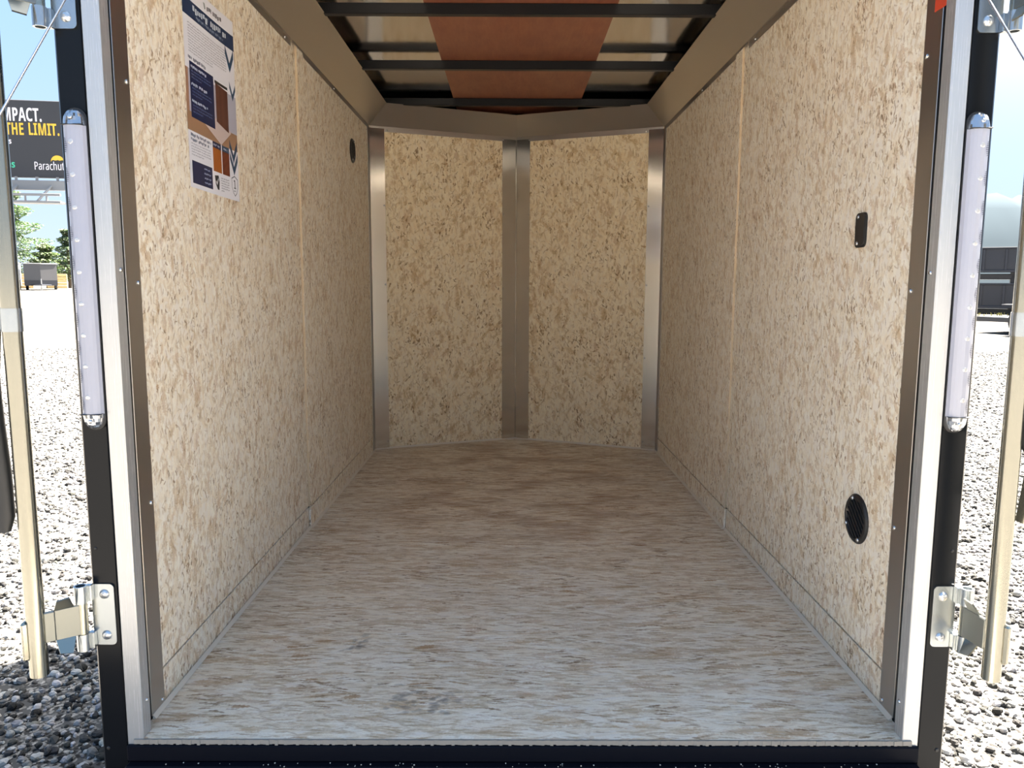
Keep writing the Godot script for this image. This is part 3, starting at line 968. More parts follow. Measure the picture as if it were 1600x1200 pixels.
func build_fittings() -> void:
	build_vent(1.0, Vector3(NEAR_X - 0.0002, 0.338, 0.266), 0.053, "round black louvred vent low on the wall near the doorway")
	build_vent(-1.0, Vector3(-FAR_X + 0.0002, 1.390, 2.078), 0.051, "round black vent high on the poster wall near the front corner")
	var p := Vector3(NEAR_X - 0.0002, 0.945, 0.328)
	var t := thing("cover_plate", "small black rounded cover plate with two screws on the side wall", "cover plate", IN * (p - Vector3(0, 0.036, 0)))
	var b := mb(t)
	b.prism(rrect(0.050, 0.072, 0.012), p, Vector3(0, 0, 1), Vector3(0, 1, 0), Vector3(-1, 0, 0), 0.003)
	put("plate", b, M.black_plastic, t)
	b = mb(t)
	b.prism(rrect(0.024, 0.064, 0.007), p + Vector3(-0.003, 0, -0.0115), Vector3(0, 0, 1), Vector3(0, 1, 0), Vector3(-1, 0, 0), 0.0035)
	put("raised_body", b, M.black_plastic, t)
	for y in [-0.027, 0.028]:
		screw(t, p + Vector3(-0.003, y, 0.0125), Vector3(-1, 0, 0), 0.9)
	# red sticker on the edging of the vented wall
	t = thing("warning_sticker", "red sticker on the grey metal edging of the vented wall", "sticker", IN * Vector3(0.7096, 1.300, 0.072))
	b = mb(t)
	b.box(Vector3(0.7097, 1.301, 0.053), Vector3(0.7092, 1.40, 0.090), 0.0002)
	put("red_label", b, M.red_sticker, t)
	for s in [-1.0, 1.0]:
		build_led_bar(s)
		build_lock_bar(s)
		build_cable(s)
	build_poster()

func scribble(im: Image, x0: int, y0: int, w: int, h: int, c: Color, r: RandomNumberGenerator) -> void:   # a line of print too small to read
	var x := x0
	while x < x0 + w:
		var word := r.randi_range(h * 2, h * 7)
		var xe := mini(x + word, x0 + w)
		while x < xe:
			var lw := r.randi_range(maxi(1, h / 3), maxi(2, int(h * 0.8)))
			im.fill_rect(Rect2i(x, y0 + r.randi_range(0, h / 3), mini(lw, xe - x), maxi(1, h - r.randi_range(0, h / 3))), c)
			x += lw + maxi(1, h / 4)
		x += maxi(2, h / 2)

func fill_poly(im: Image, pts: PackedVector2Array, c: Color) -> void:
	var lo := pts[0]
	var hi := pts[0]
	for p in pts:
		lo = lo.min(p)
		hi = hi.max(p)
	for y in range(int(lo.y), int(hi.y) + 1):
		for x in range(int(lo.x), int(hi.x) + 1):
			if Geometry2D.is_point_in_polygon(Vector2(x + 0.5, y + 0.5), pts):
				im.set_pixel(clampi(x, 0, im.get_width() - 1), clampi(y, 0, im.get_height() - 1), c)

func build_poster() -> void:
	var W := 640
	var H := 960
	var im := Image.create_empty(W, H, false, Image.FORMAT_RGBA8)
	var r := RandomNumberGenerator.new()
	r.seed = 4
	var white := Color(0.90, 0.90, 0.93)
	var navy := Color(0.09, 0.13, 0.29)
	var teal := Color(0.17, 0.29, 0.40)
	var ink := Color(0.42, 0.42, 0.46)
	im.fill(white)
	scribble(im, 300, 30, 190, 22, Color(0.25, 0.25, 0.28), r)
	fill_poly(im, PackedVector2Array([Vector2(255, 28), Vector2(275, 28), Vector2(285, 52), Vector2(270, 58)]), Color(0.5, 0.55, 0.56))
	im.fill_rect(Rect2i(0, 76, W, 80), teal.lerp(navy, 0.5))
	scribble(im, 120, 86, 420, 30, Color(0.80, 0.84, 0.88), r)
	scribble(im, 160, 128, 340, 13, Color(0.52, 0.58, 0.66), r)
	for k in 11:
		scribble(im, 50, 182 + k * 13, 480 if k < 9 else 300, 6, Color(0.62, 0.62, 0.66), r)
	scribble(im, 40, 336, 210, 16, Color(0.22, 0.26, 0.36), r)
	# picture of a floor and an open door behind the blue panel
	im.fill_rect(Rect2i(0, 400, W, 300), Color(0.70, 0.69, 0.74))
	im.fill_rect(Rect2i(0, 400, 30, 230), Color(0.66, 0.50, 0.40))
	fill_poly(im, PackedVector2Array([Vector2(0, 600), Vector2(W - 1, 600), Vector2(W - 1, 690), Vector2(0, 690)]), Color(0.62, 0.48, 0.37))
	im.fill_rect(Rect2i(540, 400, 100, 200), Color(0.70, 0.70, 0.76))
	fill_poly(im, PackedVector2Array([Vector2(200, 620), Vector2(440, 540), Vector2(560, 605), Vector2(420, 690)]), Color(0.80, 0.73, 0.71))
	for k in 40:
		im.fill_rect(Rect2i(370 + k * 4, 385 + k / 4, 4, 195 + k / 2), Color(0.33, 0.19, 0.15).lerp(Color(0.42, 0.26, 0.20), r.randf()))
	im.fill_rect(Rect2i(362, 372, 170, 14), Color(0.20, 0.19, 0.18))
	im.fill_rect(Rect2i(50, 362, 296, 262), navy)
	for k in 3:
		scribble(im, 66, 376 + k * 80, 190, 14, Color(0.78, 0.82, 0.90), r)
		for j in 3:
			scribble(im, 72, 400 + k * 80 + j * 15, 240 if j < 2 else 120, 6, Color(0.38, 0.45, 0.62), r)
	# lower part
	im.fill_rect(Rect2i(0, 690, W, 270), white)
	scribble(im, 30, 700, 250, 14, Color(0.27, 0.32, 0.42), r)
	scribble(im, 30, 722, 220, 14, Color(0.27, 0.32, 0.42), r)
	for k in 5:
		scribble(im, 30, 746 + k * 13, 240 if k < 4 else 150, 6, Color(0.62, 0.63, 0.68), r)
	im.fill_rect(Rect2i(30, 830, 250, 108), navy)
	for k in 4:
		scribble(im, 176, 846 + k * 22, 84, 9, Color(0.62, 0.68, 0.80), r)
	im.fill_rect(Rect2i(300, 690, 112, 150), navy)
	im.fill_rect(Rect2i(424, 690, 96, 150), teal)
	scribble(im, 312, 700, 80, 9, Color(0.75, 0.78, 0.85), r)
	scribble(im, 444, 700, 50, 9, Color(0.75, 0.78, 0.85), r)
	for y in 120:
		for x in 112:
			im.set_pixel(300 + x, 720 + y, Color(0.72, 0.40, 0.09).lerp(Color(0.50, 0.26, 0.07), r.randf() * (0.3 + 0.7 * absf(sin(x * 0.13 + sin(y * 0.11) * 2.0)))))
			if x < 96:
				im.set_pixel(424 + x, 720 + y, Color(0.52, 0.22, 0.07).lerp(Color(0.34, 0.12, 0.05), r.randf() * 0.6 + 0.3 * absf(sin(x * 0.05 + y * 0.09))))
	fill_poly(im, PackedVector2Array([Vector2(312, 862), Vector2(362, 856), Vector2(372, 890), Vector2(366, 930), Vector2(346, 930), Vector2(320, 904)]), Color(0.17, 0.17, 0.18))
	fill_poly(im, PackedVector2Array([Vector2(328, 884), Vector2(338, 896), Vector2(356, 868), Vector2(360, 876), Vector2(340, 908), Vector2(324, 892)]), Color(0.85, 0.85, 0.87))
	for k in 6:
		scribble(im, 396, 860 + k * 13, 110 if k < 5 else 40, 6, Color(0.55, 0.55, 0.60), r)
	# chevrons down the right margin
	for v in [[520, 150, 110], [560, 330, 80], [530, 640, 100], [530, 700, 104]]:
		var x0 := float(v[0])
		var y0 := float(v[1])
		var w := float(v[2])
		fill_poly(im, PackedVector2Array([Vector2(x0, y0), Vector2(x0 + w / 2, y0 + w * 0.75), Vector2(x0 + w, y0), Vector2(x0 + w, y0 + w * 0.42), Vector2(x0 + w / 2, y0 + w * 1.2), Vector2(x0, y0 + w * 0.42)]), teal)
	# shield with the figure one
	var sh := PackedVector2Array([Vector2(540, 842), Vector2(582, 826), Vector2(624, 842), Vector2(622, 890), Vector2(606, 920), Vector2(582, 938), Vector2(558, 920), Vector2(542, 890)])
	fill_poly(im, sh, Color(0.25, 0.28, 0.34))
	var inn := PackedVector2Array()
	for q in sh:
		inn.append(Vector2(582, 882) + (q - Vector2(582, 882)) * 0.90)
	fill_poly(im, inn, white)
	im.fill_rect(Rect2i(578, 850, 9, 44), Color(0.16, 0.18, 0.24))
	im.fill_rect(Rect2i(570, 850, 10, 8), Color(0.16, 0.18, 0.24))
	im.fill_rect(Rect2i(570, 890, 26, 6), Color(0.16, 0.18, 0.24))
	scribble(im, 566, 904, 32, 8, Color(0.35, 0.37, 0.42), r)
	var pm := mat("poster_print", Color(1, 1, 1), 0.42)
	pm.albedo_texture = tex(im)
	var t := thing("poster", "printed product poster on the waferboard wall, white with navy panels and wood pictures", "poster", IN * Vector3(-0.7115, 1.031, 0.515))
	var b := mb(t)
	var nx := 6
	for i in nx:                                          # a sheet of paper, its far edge lifting a little
		var f0 := float(i) / nx
		var f1 := float(i + 1) / nx
		var lift := func(f: float) -> float:
			return -0.7112 + 0.004 * pow(maxf(0.0, f - 0.5) * 2.0, 2.0)
		var a0 := Vector3(lift.call(f0), 1.4605, lerpf(0.371, 0.660, f0))
		var a1 := Vector3(lift.call(f1), 1.4605, lerpf(0.371, 0.660, f1))
		var c1 := Vector3(lift.call(f1), lerpf(1.0345, 1.0315, f1), lerpf(0.371, 0.660, f1))
		var c0 := Vector3(lift.call(f0), lerpf(1.0345, 1.0315, f0), lerpf(0.371, 0.660, f0))
		var n := Vector3(1, 0, 0)
		b.tri3(a0, a1, c1, n, n, n, Vector2(f0, 0), Vector2(f1, 0), Vector2(f1, 1))
		b.tri3(a0, c1, c0, n, n, n, Vector2(f0, 0), Vector2(f1, 1), Vector2(f0, 1))
	put("printed_sheet", b, pm, t)

# ---------------------------------------------------------------- the lot outside
func gy(x: float, z: float) -> float:
	return minf(0.75, 0.012 * maxf(0.0, Vector2(x, z).length() - 10.0))

func build_ground() -> void:
	var g := struct("ground", "pale gravel lot in full sun")
	var b := MB.new()
	b.uvs = 1.0 / 1.1
	var radii := [0.0, 2.0, 4.0, 7.0, 10.0, 14.0, 20.0, 30.0, 45.0, 60.0, 73.0, 110.0, 200.0, 500.0, 1200.0, 3200.0]
	for i in radii.size() - 1:
		for k in 32:
			var q := []
			for c in [[i, k], [i + 1, k], [i + 1, k + 1], [i, k + 1]]:
				var rr: float = radii[c[0]]
				var a: float = TAU * c[1] / 32.0
				var x := rr * cos(a)
				var z := rr * sin(a)
				q.append(Vector3(x, gy(x, z), z))
			b.tri(q[0], q[1], q[2], Vector3.UP)
			if i > 0:
				b.tri(q[0], q[2], q[3], Vector3.UP)
	put("gravel_bed", b, M.gravel, g)
	# loose stones where the ground is close enough to see them
	var shapes := []
	for v in 3:
		var n := FastNoiseLite.new()
		n.seed = 30 + v
		n.frequency = 0.9
		var sm := MB.new()
		var rows := 5
		var cols := 7
		var pt := func(i: int, k: int) -> Vector3:
			var th := PI * i / rows
			var ph := TAU * (k % cols) / cols
			var d := Vector3(sin(th) * cos(ph), cos(th), sin(th) * sin(ph))
			return d * Vector3(1.0, 0.62, 0.78) * (1.0 + 0.45 * n.get_noise_3dv(d * 1.4))
		for i in rows:
			for k in cols:
				var A: Vector3 = pt.call(i, k)
				var B: Vector3 = pt.call(i, k + 1)
				var C: Vector3 = pt.call(i + 1, k + 1)
				var D: Vector3 = pt.call(i + 1, k)
				if i > 0:
					sm.face([A, B, C], A + B + C)
				if i < rows - 1:
					sm.face([A, C, D], A + C + D)
		sm.st.index()
		shapes.append(sm.mesh())
	rng.seed = 99
	var pts := [[], [], []]
	var add := func(x: float, z: float) -> void:
		if absf(x) < 0.70 and z > -2.7 and z < 1.7:
			return
		pts[rng.randi() % 3].append(Vector2(x, z))
	for k in 26000:                                        # beside and behind the trailer
		add.call(rng.randf_range(-3.6, 3.6), rng.randf_range(-4.5, 2.6))
	for s in [-1.0, 1.0]:                                  # further out, on both sides
		for k in 42000:
			var d := 1.6 + 13.0 * pow(rng.randf(), 0.75)
			add.call(s * d * rng.randf_range(0.42, 0.92), 1.3 - d)
	for v in 3:
		var mm := MultiMesh.new()
		mm.transform_format = MultiMesh.TRANSFORM_3D
		mm.use_colors = true
		mm.mesh = shapes[v]
		mm.instance_count = pts[v].size()
		for i in pts[v].size():
			var q: Vector2 = pts[v][i]
			var sz := 0.0065 + 0.0135 * pow(rng.randf(), 2.2)
			var bs := Basis.from_euler(Vector3(rng.randf_range(-0.5, 0.5), rng.randf() * TAU, rng.randf_range(-0.5, 0.5))).scaled_local(Vector3.ONE * sz)
			mm.set_instance_transform(i, Transform3D(bs, Vector3(q.x, gy(q.x, q.y) + sz * rng.randf_range(0.0, 0.5), q.y)))
			var g0 := rng.randf_range(0.13, 0.36) if rng.randf() < 0.62 else rng.randf_range(0.018, 0.06)
			mm.set_instance_color(i, Color(g0, g0 * rng.randf_range(0.95, 1.0), g0 * rng.randf_range(0.88, 1.0)))
		var mi := MultiMeshInstance3D.new()
		mi.name = "loose_stones"
		mi.multimesh = mm
		mi.material_override = M.stone
		mi.set_meta("kind", "stuff")
		g.add_child(mi, true)

func text_part(parent: Node3D, called: String, words: String, h: float, m: Material, right_end: Vector3, bas: Basis, squeeze: float, weight := 700) -> void:
	var tm := TextMesh.new()
	var f := SystemFont.new()
	f.font_names = PackedStringArray(["Droid Sans"])
	f.font_weight = weight
	tm.font = f
	tm.text = words
	tm.font_size = 64
	tm.pixel_size = h / 46.0
	tm.depth = 0.03
	tm.horizontal_alignment = HORIZONTAL_ALIGNMENT_RIGHT
	tm.vertical_alignment = VERTICAL_ALIGNMENT_BOTTOM
	var o := put_mesh(called, tm, m, parent)
	var bb := tm.get_aabb()
	o.transform = world_of(parent).affine_inverse() * Transform3D(bas.scaled_local(Vector3(squeeze, 1, 1)), right_end + bas * Vector3(-bb.end.x * squeeze, -bb.position.y, 0.0))

func build_billboard() -> void:
	# faces the lot, turned a little so that its right end is farther
	var yaw := deg_to_rad(9.0)
	var bas := Basis(Vector3.UP, yaw)
	var o := Vector3(-25.9, 0, -40.0)
	var T := Transform3D(bas, o)
	var t := thing("billboard", "dark billboard with white and yellow lettering on a steel catwalk", "billboard", Vector3(-30.0, gy(-30, -39), -39.5))
	var inv := t.transform.affine_inverse()
	var b := MB.new(inv * T)
	b.box(Vector3(-10.5, 6.72, -0.25), Vector3(3.4, 10.62, 0.0), 0.03)
	put("board", b, M.board_face, t, "dark grey board face")
	b = MB.new(inv * T)
	for x in range(-10, 4, 1):
		b.box(Vector3(x + 0.1, 6.58, 0.05), Vector3(x + 0.22, 6.75, 0.12))
	b.box(Vector3(-10.5, 6.06, 0.0), Vector3(3.4, 6.56, 0.25), 0.02)
	put("base_beam", b, M.steel_white, t)
	b = MB.new(inv * T)
	b.box(Vector3(-10.5, 5.30, 1.25), Vector3(2.7, 5.42, 1.37), 0.01)
	b.box(Vector3(-10.5, 5.66, 1.25), Vector3(2.7, 5.78, 1.37), 0.01)
	b.box(Vector3(-10.5, 5.34, 0.25), Vector3(2.7, 5.40, 1.3))
	for x in range(-10, 3, 1):
		b.box(Vector3(x, 5.40, 1.28), Vector3(x + 0.08, 5.70, 1.34))
	put("catwalk", b, M.steel_white, t)
	for x in [-8.6, -6.2, -3.8, -1.4, 0.25, 1.9]:
		b = MB.new(inv * T)
		b.tube([Vector3(x, 6.3, 0.2), Vector3(x - 0.35, 5.35, 1.3)], 0.06, 8)
		put("strut", b, M.steel_white, t)
	b = MB.new(inv * T)
	b.tube([Vector3(-4.2, -0.3, -0.6), Vector3(-4.2, 9.5, -0.6)], 0.45, 24)
	put("pole", b, M.steel_white, t)
	text_part(t, "lettering", "IMPACT.", 0.66, M.print_white, T * Vector3(1.56, 9.54, 0.0), bas, 0.58)
	text_part(t, "lettering", "LIMIT.", 0.60, M.print_yellow, T * Vector3(2.37, 8.86, 0.0), bas, 0.60)
	text_part(t, "lettering", "THE", 0.60, M.print_yellow, T * Vector3(0.66, 8.86, 0.0), bas, 0.58)
	text_part(t, "lettering", "ers", 0.26, M.print_white, T * Vector3(0.03, 8.40, 0.0), bas, 0.8)
	text_part(t, "lettering", "ns", 0.34, M.print_green, T * Vector3(0.12, 7.20, 0.0), bas, 0.8)
	text_part(t, "lettering", "Parachute", 0.40, M.print_white, T * Vector3(2.68, 7.12, 0.0), bas, 0.66, 400)
	b = MB.new(inv * T)
	var pol := PackedVector2Array()
	for k in 17:
		var a := PI * k / 16
		pol.append(Vector2(0.32 * cos(a), 0.32 * sin(a)))
	for k in 3:
		for j in [1, 2, 3]:
			var a: float = PI * j / 4
			pol.append(Vector2(-0.32 + 0.64 * (k + 0.5 - 0.5 * cos(a)) / 3.0, 0.09 * sin(a)))
	b.prism(pol, Vector3(2.19, 7.55, 0), Vector3(1, 0, 0), Vector3(0, 1, 0), Vector3(0, 0, 1), 0.03)
	put("canopy_emblem", b, M.print_yellow, t, "yellow parachute emblem")

func build_tree(called: String, label: String, base: Vector3, height: float, spread: float, leaves: int, sd: int, tone: Color) -> void:
	var r := RandomNumberGenerator.new()
	r.seed = sd
	var t := thing(called, label, "tree", base, "trees behind the parked trailers")
	var b := MB.new()
	b.tube([Vector3.ZERO, Vector3(0.1, height * 0.35, 0), Vector3(0, height * 0.95, 0)], 0.14, 8)
	for k in 18:
		var y := height * r.randf_range(0.15, 0.9)
		var a := r.randf() * TAU
		var l := spread * (1.05 - y / height) * r.randf_range(0.6, 1.0)
		b.tube([Vector3(0, y, 0), Vector3(cos(a) * l, y + 0.25 * l, sin(a) * l)], 0.035, 5)
	put("trunk", b, M.bark, t)
	var me := MB.new()
	me.face([Vector3(-0.5, 0, 0), Vector3(0, 0.12, -0.26), Vector3(0.5, 0, 0), Vector3(0, 0.12, 0.26)], Vector3.UP)
	var mm := MultiMesh.new()
	mm.transform_format = MultiMesh.TRANSFORM_3D
	mm.use_colors = true
	mm.mesh = me.mesh()
	mm.instance_count = leaves
	for i in leaves:
		var f := pow(r.randf(), 0.8)
		var y := height * lerpf(0.10, 1.0, f)
		var rad := spread * (1.08 - 0.85 * f) * pow(r.randf(), 0.45) * (0.75 + 0.3 * sin(f * 34.0 + sd))
		var a := r.randf() * TAU
		var sz := r.randf_range(0.12, 0.30)
		var bs := Basis.from_euler(Vector3(r.randf_range(-0.9, 0.9), -a, r.randf_range(-0.7, 0.3))).scaled_local(Vector3.ONE * sz)
		mm.set_instance_transform(i, Transform3D(bs, Vector3(cos(a) * rad, y + 0.18 * rad, sin(a) * rad)))
		var g := r.randf_range(0.7, 1.3)
		mm.set_instance_color(i, Color(tone.r * g, tone.g * g, tone.b * g))
	var mi := MultiMeshInstance3D.new()
	mi.name = "foliage"
	mi.multimesh = mm
	mi.material_override = M.leaves
	mi.set_meta("kind", "stuff")
	t.add_child(mi, true)

func wheel(parent: Node3D, T: Transform3D, p: Vector3, r: float, w: float) -> void:
	var b := MB.new(T)
	b.lathe(p, Vector3(1, 0, 0), [Vector2(r * 0.62, -w / 2), Vector2(r * 0.95, -w / 2), Vector2(r, -w * 0.3), Vector2(r, w * 0.3), Vector2(r * 0.95, w / 2), Vector2(r * 0.62, w / 2)], 26)
	put("tyre", b, M.rubber, parent)
	b = MB.new(T)
	b.lathe(p, Vector3(1, 0, 0), [Vector2(0, -w * 0.25), Vector2(r * 0.62, -w * 0.45), Vector2(r * 0.62, w * 0.45), Vector2(0, w * 0.25)], 18)
	put("rim", b, M.grey_skin, parent)

func enclosed_trailer(label: String, at: Vector3, turn: float, skin: Material, w: float, h: float, length: float) -> void:
	# parked with its V nose towards the lot: local z runs back from the nose tip
	var t := thing("cargo_trailer", label, "trailer", at, "parked cargo trailers")
	t.rotation.y = turn
	var nose := 0.55
	for s in [-1.0, 1.0]:
		var b := MB.new()
		b.face([Vector3(0, 0.75, 0), Vector3(s * w / 2, 0.75, -nose), Vector3(s * w / 2, h, -nose), Vector3(0, h, 0)], Vector3(s, 0, 1))
		b.face([Vector3(s * w / 2, 0.35, -nose), Vector3(s * w / 2, 0.35, -length), Vector3(s * w / 2, h, -length), Vector3(s * w / 2, h, -nose)], Vector3(s, 0, 0))
		put("side_skin", b, skin, t)
		b = MB.new()
		b.face([Vector3(0, 0.35, 0.012), Vector3(s * w / 2, 0.35, -nose + 0.012), Vector3(s * w / 2, 0.75, -nose + 0.012), Vector3(0, 0.75, 0.012)], Vector3(s, 0, 1))
		put("stone_guard", b, M.dump_paint, t, "dark stone guard low on the nose")
		b = MB.new()
		b.tube([Vector3(0, h, 0.01), Vector3(s * w / 2, h, -nose + 0.01), Vector3(s * w / 2, h, -length)], 0.035, 8)
		put("roof_rail", b, M.steel_white, t)
		wheel(t, Transform3D.IDENTITY, Vector3(s * (w / 2 - 0.13), 0.33, -length * 0.6), 0.33, 0.2)
	var b := MB.new()
	b.face([Vector3(0, h, 0), Vector3(w / 2, h, -nose), Vector3(w / 2, h, -length), Vector3(-w / 2, h, -length), Vector3(-w / 2, h, -nose)], Vector3.UP)
	b.face([Vector3(-w / 2, 0.35, -length), Vector3(w / 2, 0.35, -length), Vector3(w / 2, h, -length), Vector3(-w / 2, h, -length)], Vector3(0, 0, -1))
	b.face([Vector3(0, 0.35, 0), Vector3(w / 2, 0.35, -nose), Vector3(w / 2, 0.35, -length), Vector3(-w / 2, 0.35, -length), Vector3(-w / 2, 0.35, -nose)], Vector3.DOWN)
	put("body_shell", b, M.white_skin, t)
	b = MB.new()
	b.tube([Vector3(-w * 0.3, 0.38, -nose * 0.6), Vector3(0, 0.42, 0.9)], 0.045, 8)
	b.tube([Vector3(w * 0.3, 0.38, -nose * 0.6), Vector3(0, 0.42, 0.9)], 0.045, 8)
	put("tongue", b, M.dump_paint, t)
	b = MB.new()
	b.tube([Vector3(0, 0.0, 0.55), Vector3(0, 0.85, 0.55)], 0.035, 8)
	b.box(Vector3(-0.1, 0.0, 0.45), Vector3(0.1, 0.04, 0.65))
	put("jack", b, M.steel_white, t)

func dump_trailer(label: String, at: Vector3, turn: float) -> void:
	var t := thing("dump_trailer", label, "trailer", at, "stacked black dump trailers")
	t.rotation.y = turn
	var b := MB.new()
	b.box(Vector3(-2.0, 0.40, -1.0), Vector3(2.0, 1.12, 1.0), 0.02)
	put("dump_box", b, M.dump_paint, t)
	for k in 7:
		b = MB.new()
		var x := -1.9 + k * 0.63
		b.box(Vector3(x, 0.40, 1.0), Vector3(x + 0.08, 1.10, 1.06), 0.01)
		put("side_rib", b, M.dump_paint, t)
	b = MB.new()
	b.box(Vector3(-2.05, 1.10, 0.96), Vector3(2.05, 1.16, 1.08), 0.01)
	b.box(Vector3(-2.05, 0.34, 0.98), Vector3(2.05, 0.42, 1.08), 0.01)
	put("rail", b, M.dump_paint, t)
	b = MB.new()
	b.box(Vector3(-2.5, 0.12, -0.6), Vector3(2.0, 0.30, 0.6), 0.02)
	put("chassis", b, M.dump_paint, t)
	b = MB.new()
	b.box(Vector3(-1.6, 0.42, 1.08), Vector3(-1.25, 0.62, 1.16), 0.01)
	put("tool_box", b, M.grey_skin, t, "grey box on the side")
	for x in [-1.5, 0.2, 1.5]:
		for z in [-0.5, 0.5]:
			b = MB.new()
			b.box(Vector3(x, 0.0, z - 0.1), Vector3(x + 0.2, 0.40, z + 0.1), 0.01)
			put("foot", b, M.dump_paint, t)

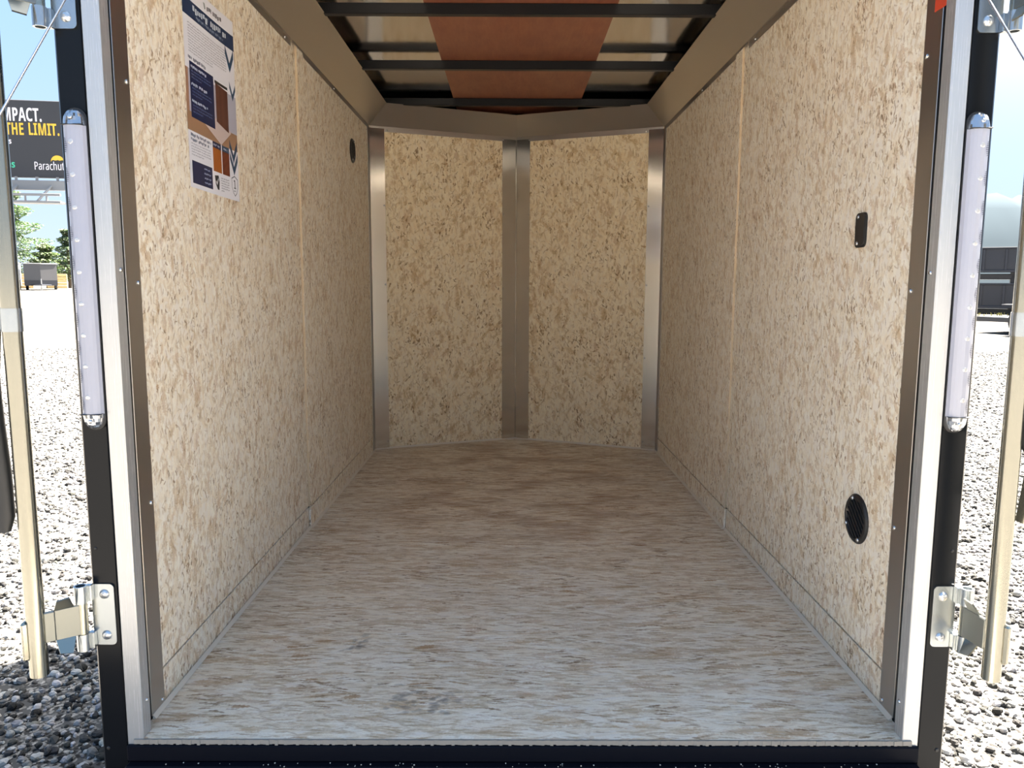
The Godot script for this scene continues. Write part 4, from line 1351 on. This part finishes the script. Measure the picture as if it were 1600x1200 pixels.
func build_lot() -> void:
	build_billboard()
	var face_turn := atan2(35.1, 59.0)
	enclosed_trailer("charcoal enclosed cargo trailer with V nose parked in front of the trees", Vector3(-35.2, gy(-35.2, -57.2), -57.2), face_turn, M.grey_skin, 2.15, 1.98, 4.0)
	enclosed_trailer("white enclosed cargo trailer parked beside the charcoal one", Vector3(-37.85, gy(-37.85, -56.9), -56.9), face_turn, M.white_skin, 2.15, 2.0, 4.0)
	for k in 2:
		var x: float = [-42.0, -39.1][k]
		var t := thing("timber_crate", ["tan timber crate in the gap between the white and the charcoal cargo trailer", "tan timber crate beside the charcoal trailer under the young tree"][k], "crate", Vector3(x, gy(x, -66.0), -66.0), "timber crates behind the trailers")
		t.rotation.y = 0.5
		for j in 5:
			var b := MB.new()
			b.box(Vector3(-0.75, 0.02 + j * 0.25, -0.5), Vector3(0.75, 0.24 + j * 0.25, 0.5), 0.01)
			put("plank_course", b, M.crate_wood, t)
	build_tree("leafy_tree", "tall pale green tree behind the white cargo trailer", Vector3(-47.2, gy(-47, -72), -72), 9.4, 4.9, 20000, 3, Color(0.10, 0.135, 0.085))
	build_tree("leafy_tree", "slender young tree behind the charcoal cargo trailer", Vector3(-40.3, gy(-40, -70), -70), 5.2, 1.9, 5000, 6, Color(0.11, 0.155, 0.085))
	build_tree("leafy_bush", "rounded bush between the two trees behind the trailers", Vector3(-43.2, gy(-43, -71), -71.5), 4.0, 2.4, 6000, 9, Color(0.13, 0.17, 0.08))
	build_tree("leafy_bush", "low wide bush behind the timber crates", Vector3(-42.3, gy(-42, -75), -75), 3.6, 2.4, 5000, 12, Color(0.12, 0.165, 0.08))
	var turn := -0.55
	dump_trailer("black dump trailer standing on the gravel under another one", Vector3(16.6, gy(16.6, -25), -25.0), turn)
	dump_trailer("black dump trailer stacked on top of another one", Vector3(16.6, gy(16.6, -25) + 1.165, -25.0), turn)
	var u := thing("utility_trailer", "low black trailer with a white chock at its wheel", "trailer", Vector3(12.62, gy(12, -17), -17.2))
	u.rotation.y = 0.35
	wheel(u, Transform3D.IDENTITY, Vector3(-0.5, 0.35, 0), 0.35, 0.22)
	wheel(u, Transform3D.IDENTITY, Vector3(1.2, 0.35, 0), 0.35, 0.22)
	var b := MB.new()
	b.box(Vector3(-0.34, 0.30, -1.4), Vector3(1.05, 0.42, 1.4), 0.01)
	put("chassis", b, M.dump_paint, u)
	b = MB.new()
	b.box(Vector3(-0.66, 0.72, -0.5), Vector3(-0.34, 0.75, 0.5), 0.01)
	put("fender", b, M.dump_paint, u)
	var ck := thing("wheel_chock", "white wheel chock in front of the black trailer wheel", "chock", Vector3(11.9, gy(12, -17), -16.6))
	b = MB.new()
	b.prism(PackedVector2Array([Vector2(-0.14, 0), Vector2(0.14, 0), Vector2(-0.10, 0.16)]), Vector3(0, 0, -0.09), Vector3(1, 0, 0), Vector3(0, 1, 0), Vector3(0, 0, 1), 0.18)
	put("wedge", b, M.chock, ck)
	var wd := thing("weed_clump", "dry yellow weeds at the foot of the dump trailers", "weeds", Vector3(15.3, gy(15, -23), -23.2))
	b = MB.new()
	rng.seed = 12
	for k in 120:
		var p := Vector3(rng.randf_range(-0.7, 0.7), 0, rng.randf_range(-0.2, 0.2))
		b.tube([p, p + Vector3(rng.randf_range(-0.08, 0.08), rng.randf_range(0.08, 0.28), rng.randf_range(-0.05, 0.05))], 0.008, 4)
	put("stalks", b, M.weeds, wd).set_meta("kind", "stuff")
	# wooded mountain far beyond the lot, its haze carried by the colour alone
	var hill := struct("mountain", "mountain ridge far beyond the lot with haze put into its colour")
	b = MB.new()
	var n := FastNoiseLite.new()
	n.seed = 2
	n.frequency = 0.0021
	n.fractal_octaves = 4
	for i in 60:
		for j in 8:
			var q := []
			for c in [[i, j], [i + 1, j], [i + 1, j + 1], [i, j + 1]]:
				var x := lerpf(300.0, 3200.0, c[0] / 60.0)
				var z: float = -2300.0 - c[1] * 130.0
				var rise := sin(PI * c[1] / 8.0) * clampf((x - 300.0) / 900.0, 0, 1)
				q.append(Vector3(x, rise * (320.0 + 90.0 * n.get_noise_2d(x, z)), z))
			b.tri(q[0], q[1], q[2], Vector3.UP)
			b.tri(q[0], q[2], q[3], Vector3.UP)
	b.st.generate_normals()
	put("ridge", b, M.hazed_hill, hill)

# ---------------------------------------------------------------- the scene
func _ready() -> void:
	# camera
	var cam := Camera3D.new()
	cam.name = "camera"
	add_child(cam)
	cam.fov = 52.794
	cam.near = 0.05
	cam.far = 6000.0
	var fwd := Vector3(0.0022, -0.1289, -0.9917).normalized()
	var rt := Vector3(1.0, 0.0037, 0.0017).normalized()
	var up := rt.cross(fwd).normalized()
	cam.transform = Transform3D(Basis(fwd.cross(up).normalized(), up, -fwd), Vector3(-0.0263, 1.3312, 1.3262))
	cam.current = true
	# sky, sun, exposure
	var env := Environment.new()
	env.tonemap_mode = Environment.TONE_MAPPER_LINEAR
	env.tonemap_exposure = 3.2
	env.background_mode = Environment.BG_SKY
	var sky := Sky.new()
	var sm := ProceduralSkyMaterial.new()
	sm.sky_top_color = Color(0.56, 0.75, 0.965)
	sm.sky_horizon_color = Color(0.79, 0.85, 0.915)
	sm.sky_curve = 0.16
	sm.sky_energy_multiplier = 0.70
	sm.ground_bottom_color = Color(0.55, 0.53, 0.50)
	sm.ground_horizon_color = Color(0.75, 0.78, 0.80)
	sm.sun_angle_max = 90.0
	sm.sun_curve = 0.20
	sky.sky_material = sm
	env.sky = sky
	env.sdfgi_enabled = true
	env.ssao_enabled = true
	env.ssil_enabled = true
	var we := WorldEnvironment.new()
	we.name = "world_environment"
	we.environment = env
	add_child(we)
	var sun := DirectionalLight3D.new()
	sun.name = "sun"
	add_child(sun)
	var to_sun := Vector3(0.4636, 1.0, -0.58).normalized()
	sun.basis = Basis.looking_at(-to_sun, Vector3.UP)
	sun.light_energy = 10.0
	sun.light_color = Color(1.0, 0.965, 0.91)
	sun.light_angular_distance = 0.55
	sun.shadow_enabled = true
	# the place
	rng.seed = 1
	make_materials()
	var cm := mat("corner_metal", lin(0.66, 0.64, 0.60), 0.22, 0.95)
	cm.roughness = 0.13
	SCREW = screw_mesh()
	build_ground()
	build_shell()
	build_fittings()
	build_lot()
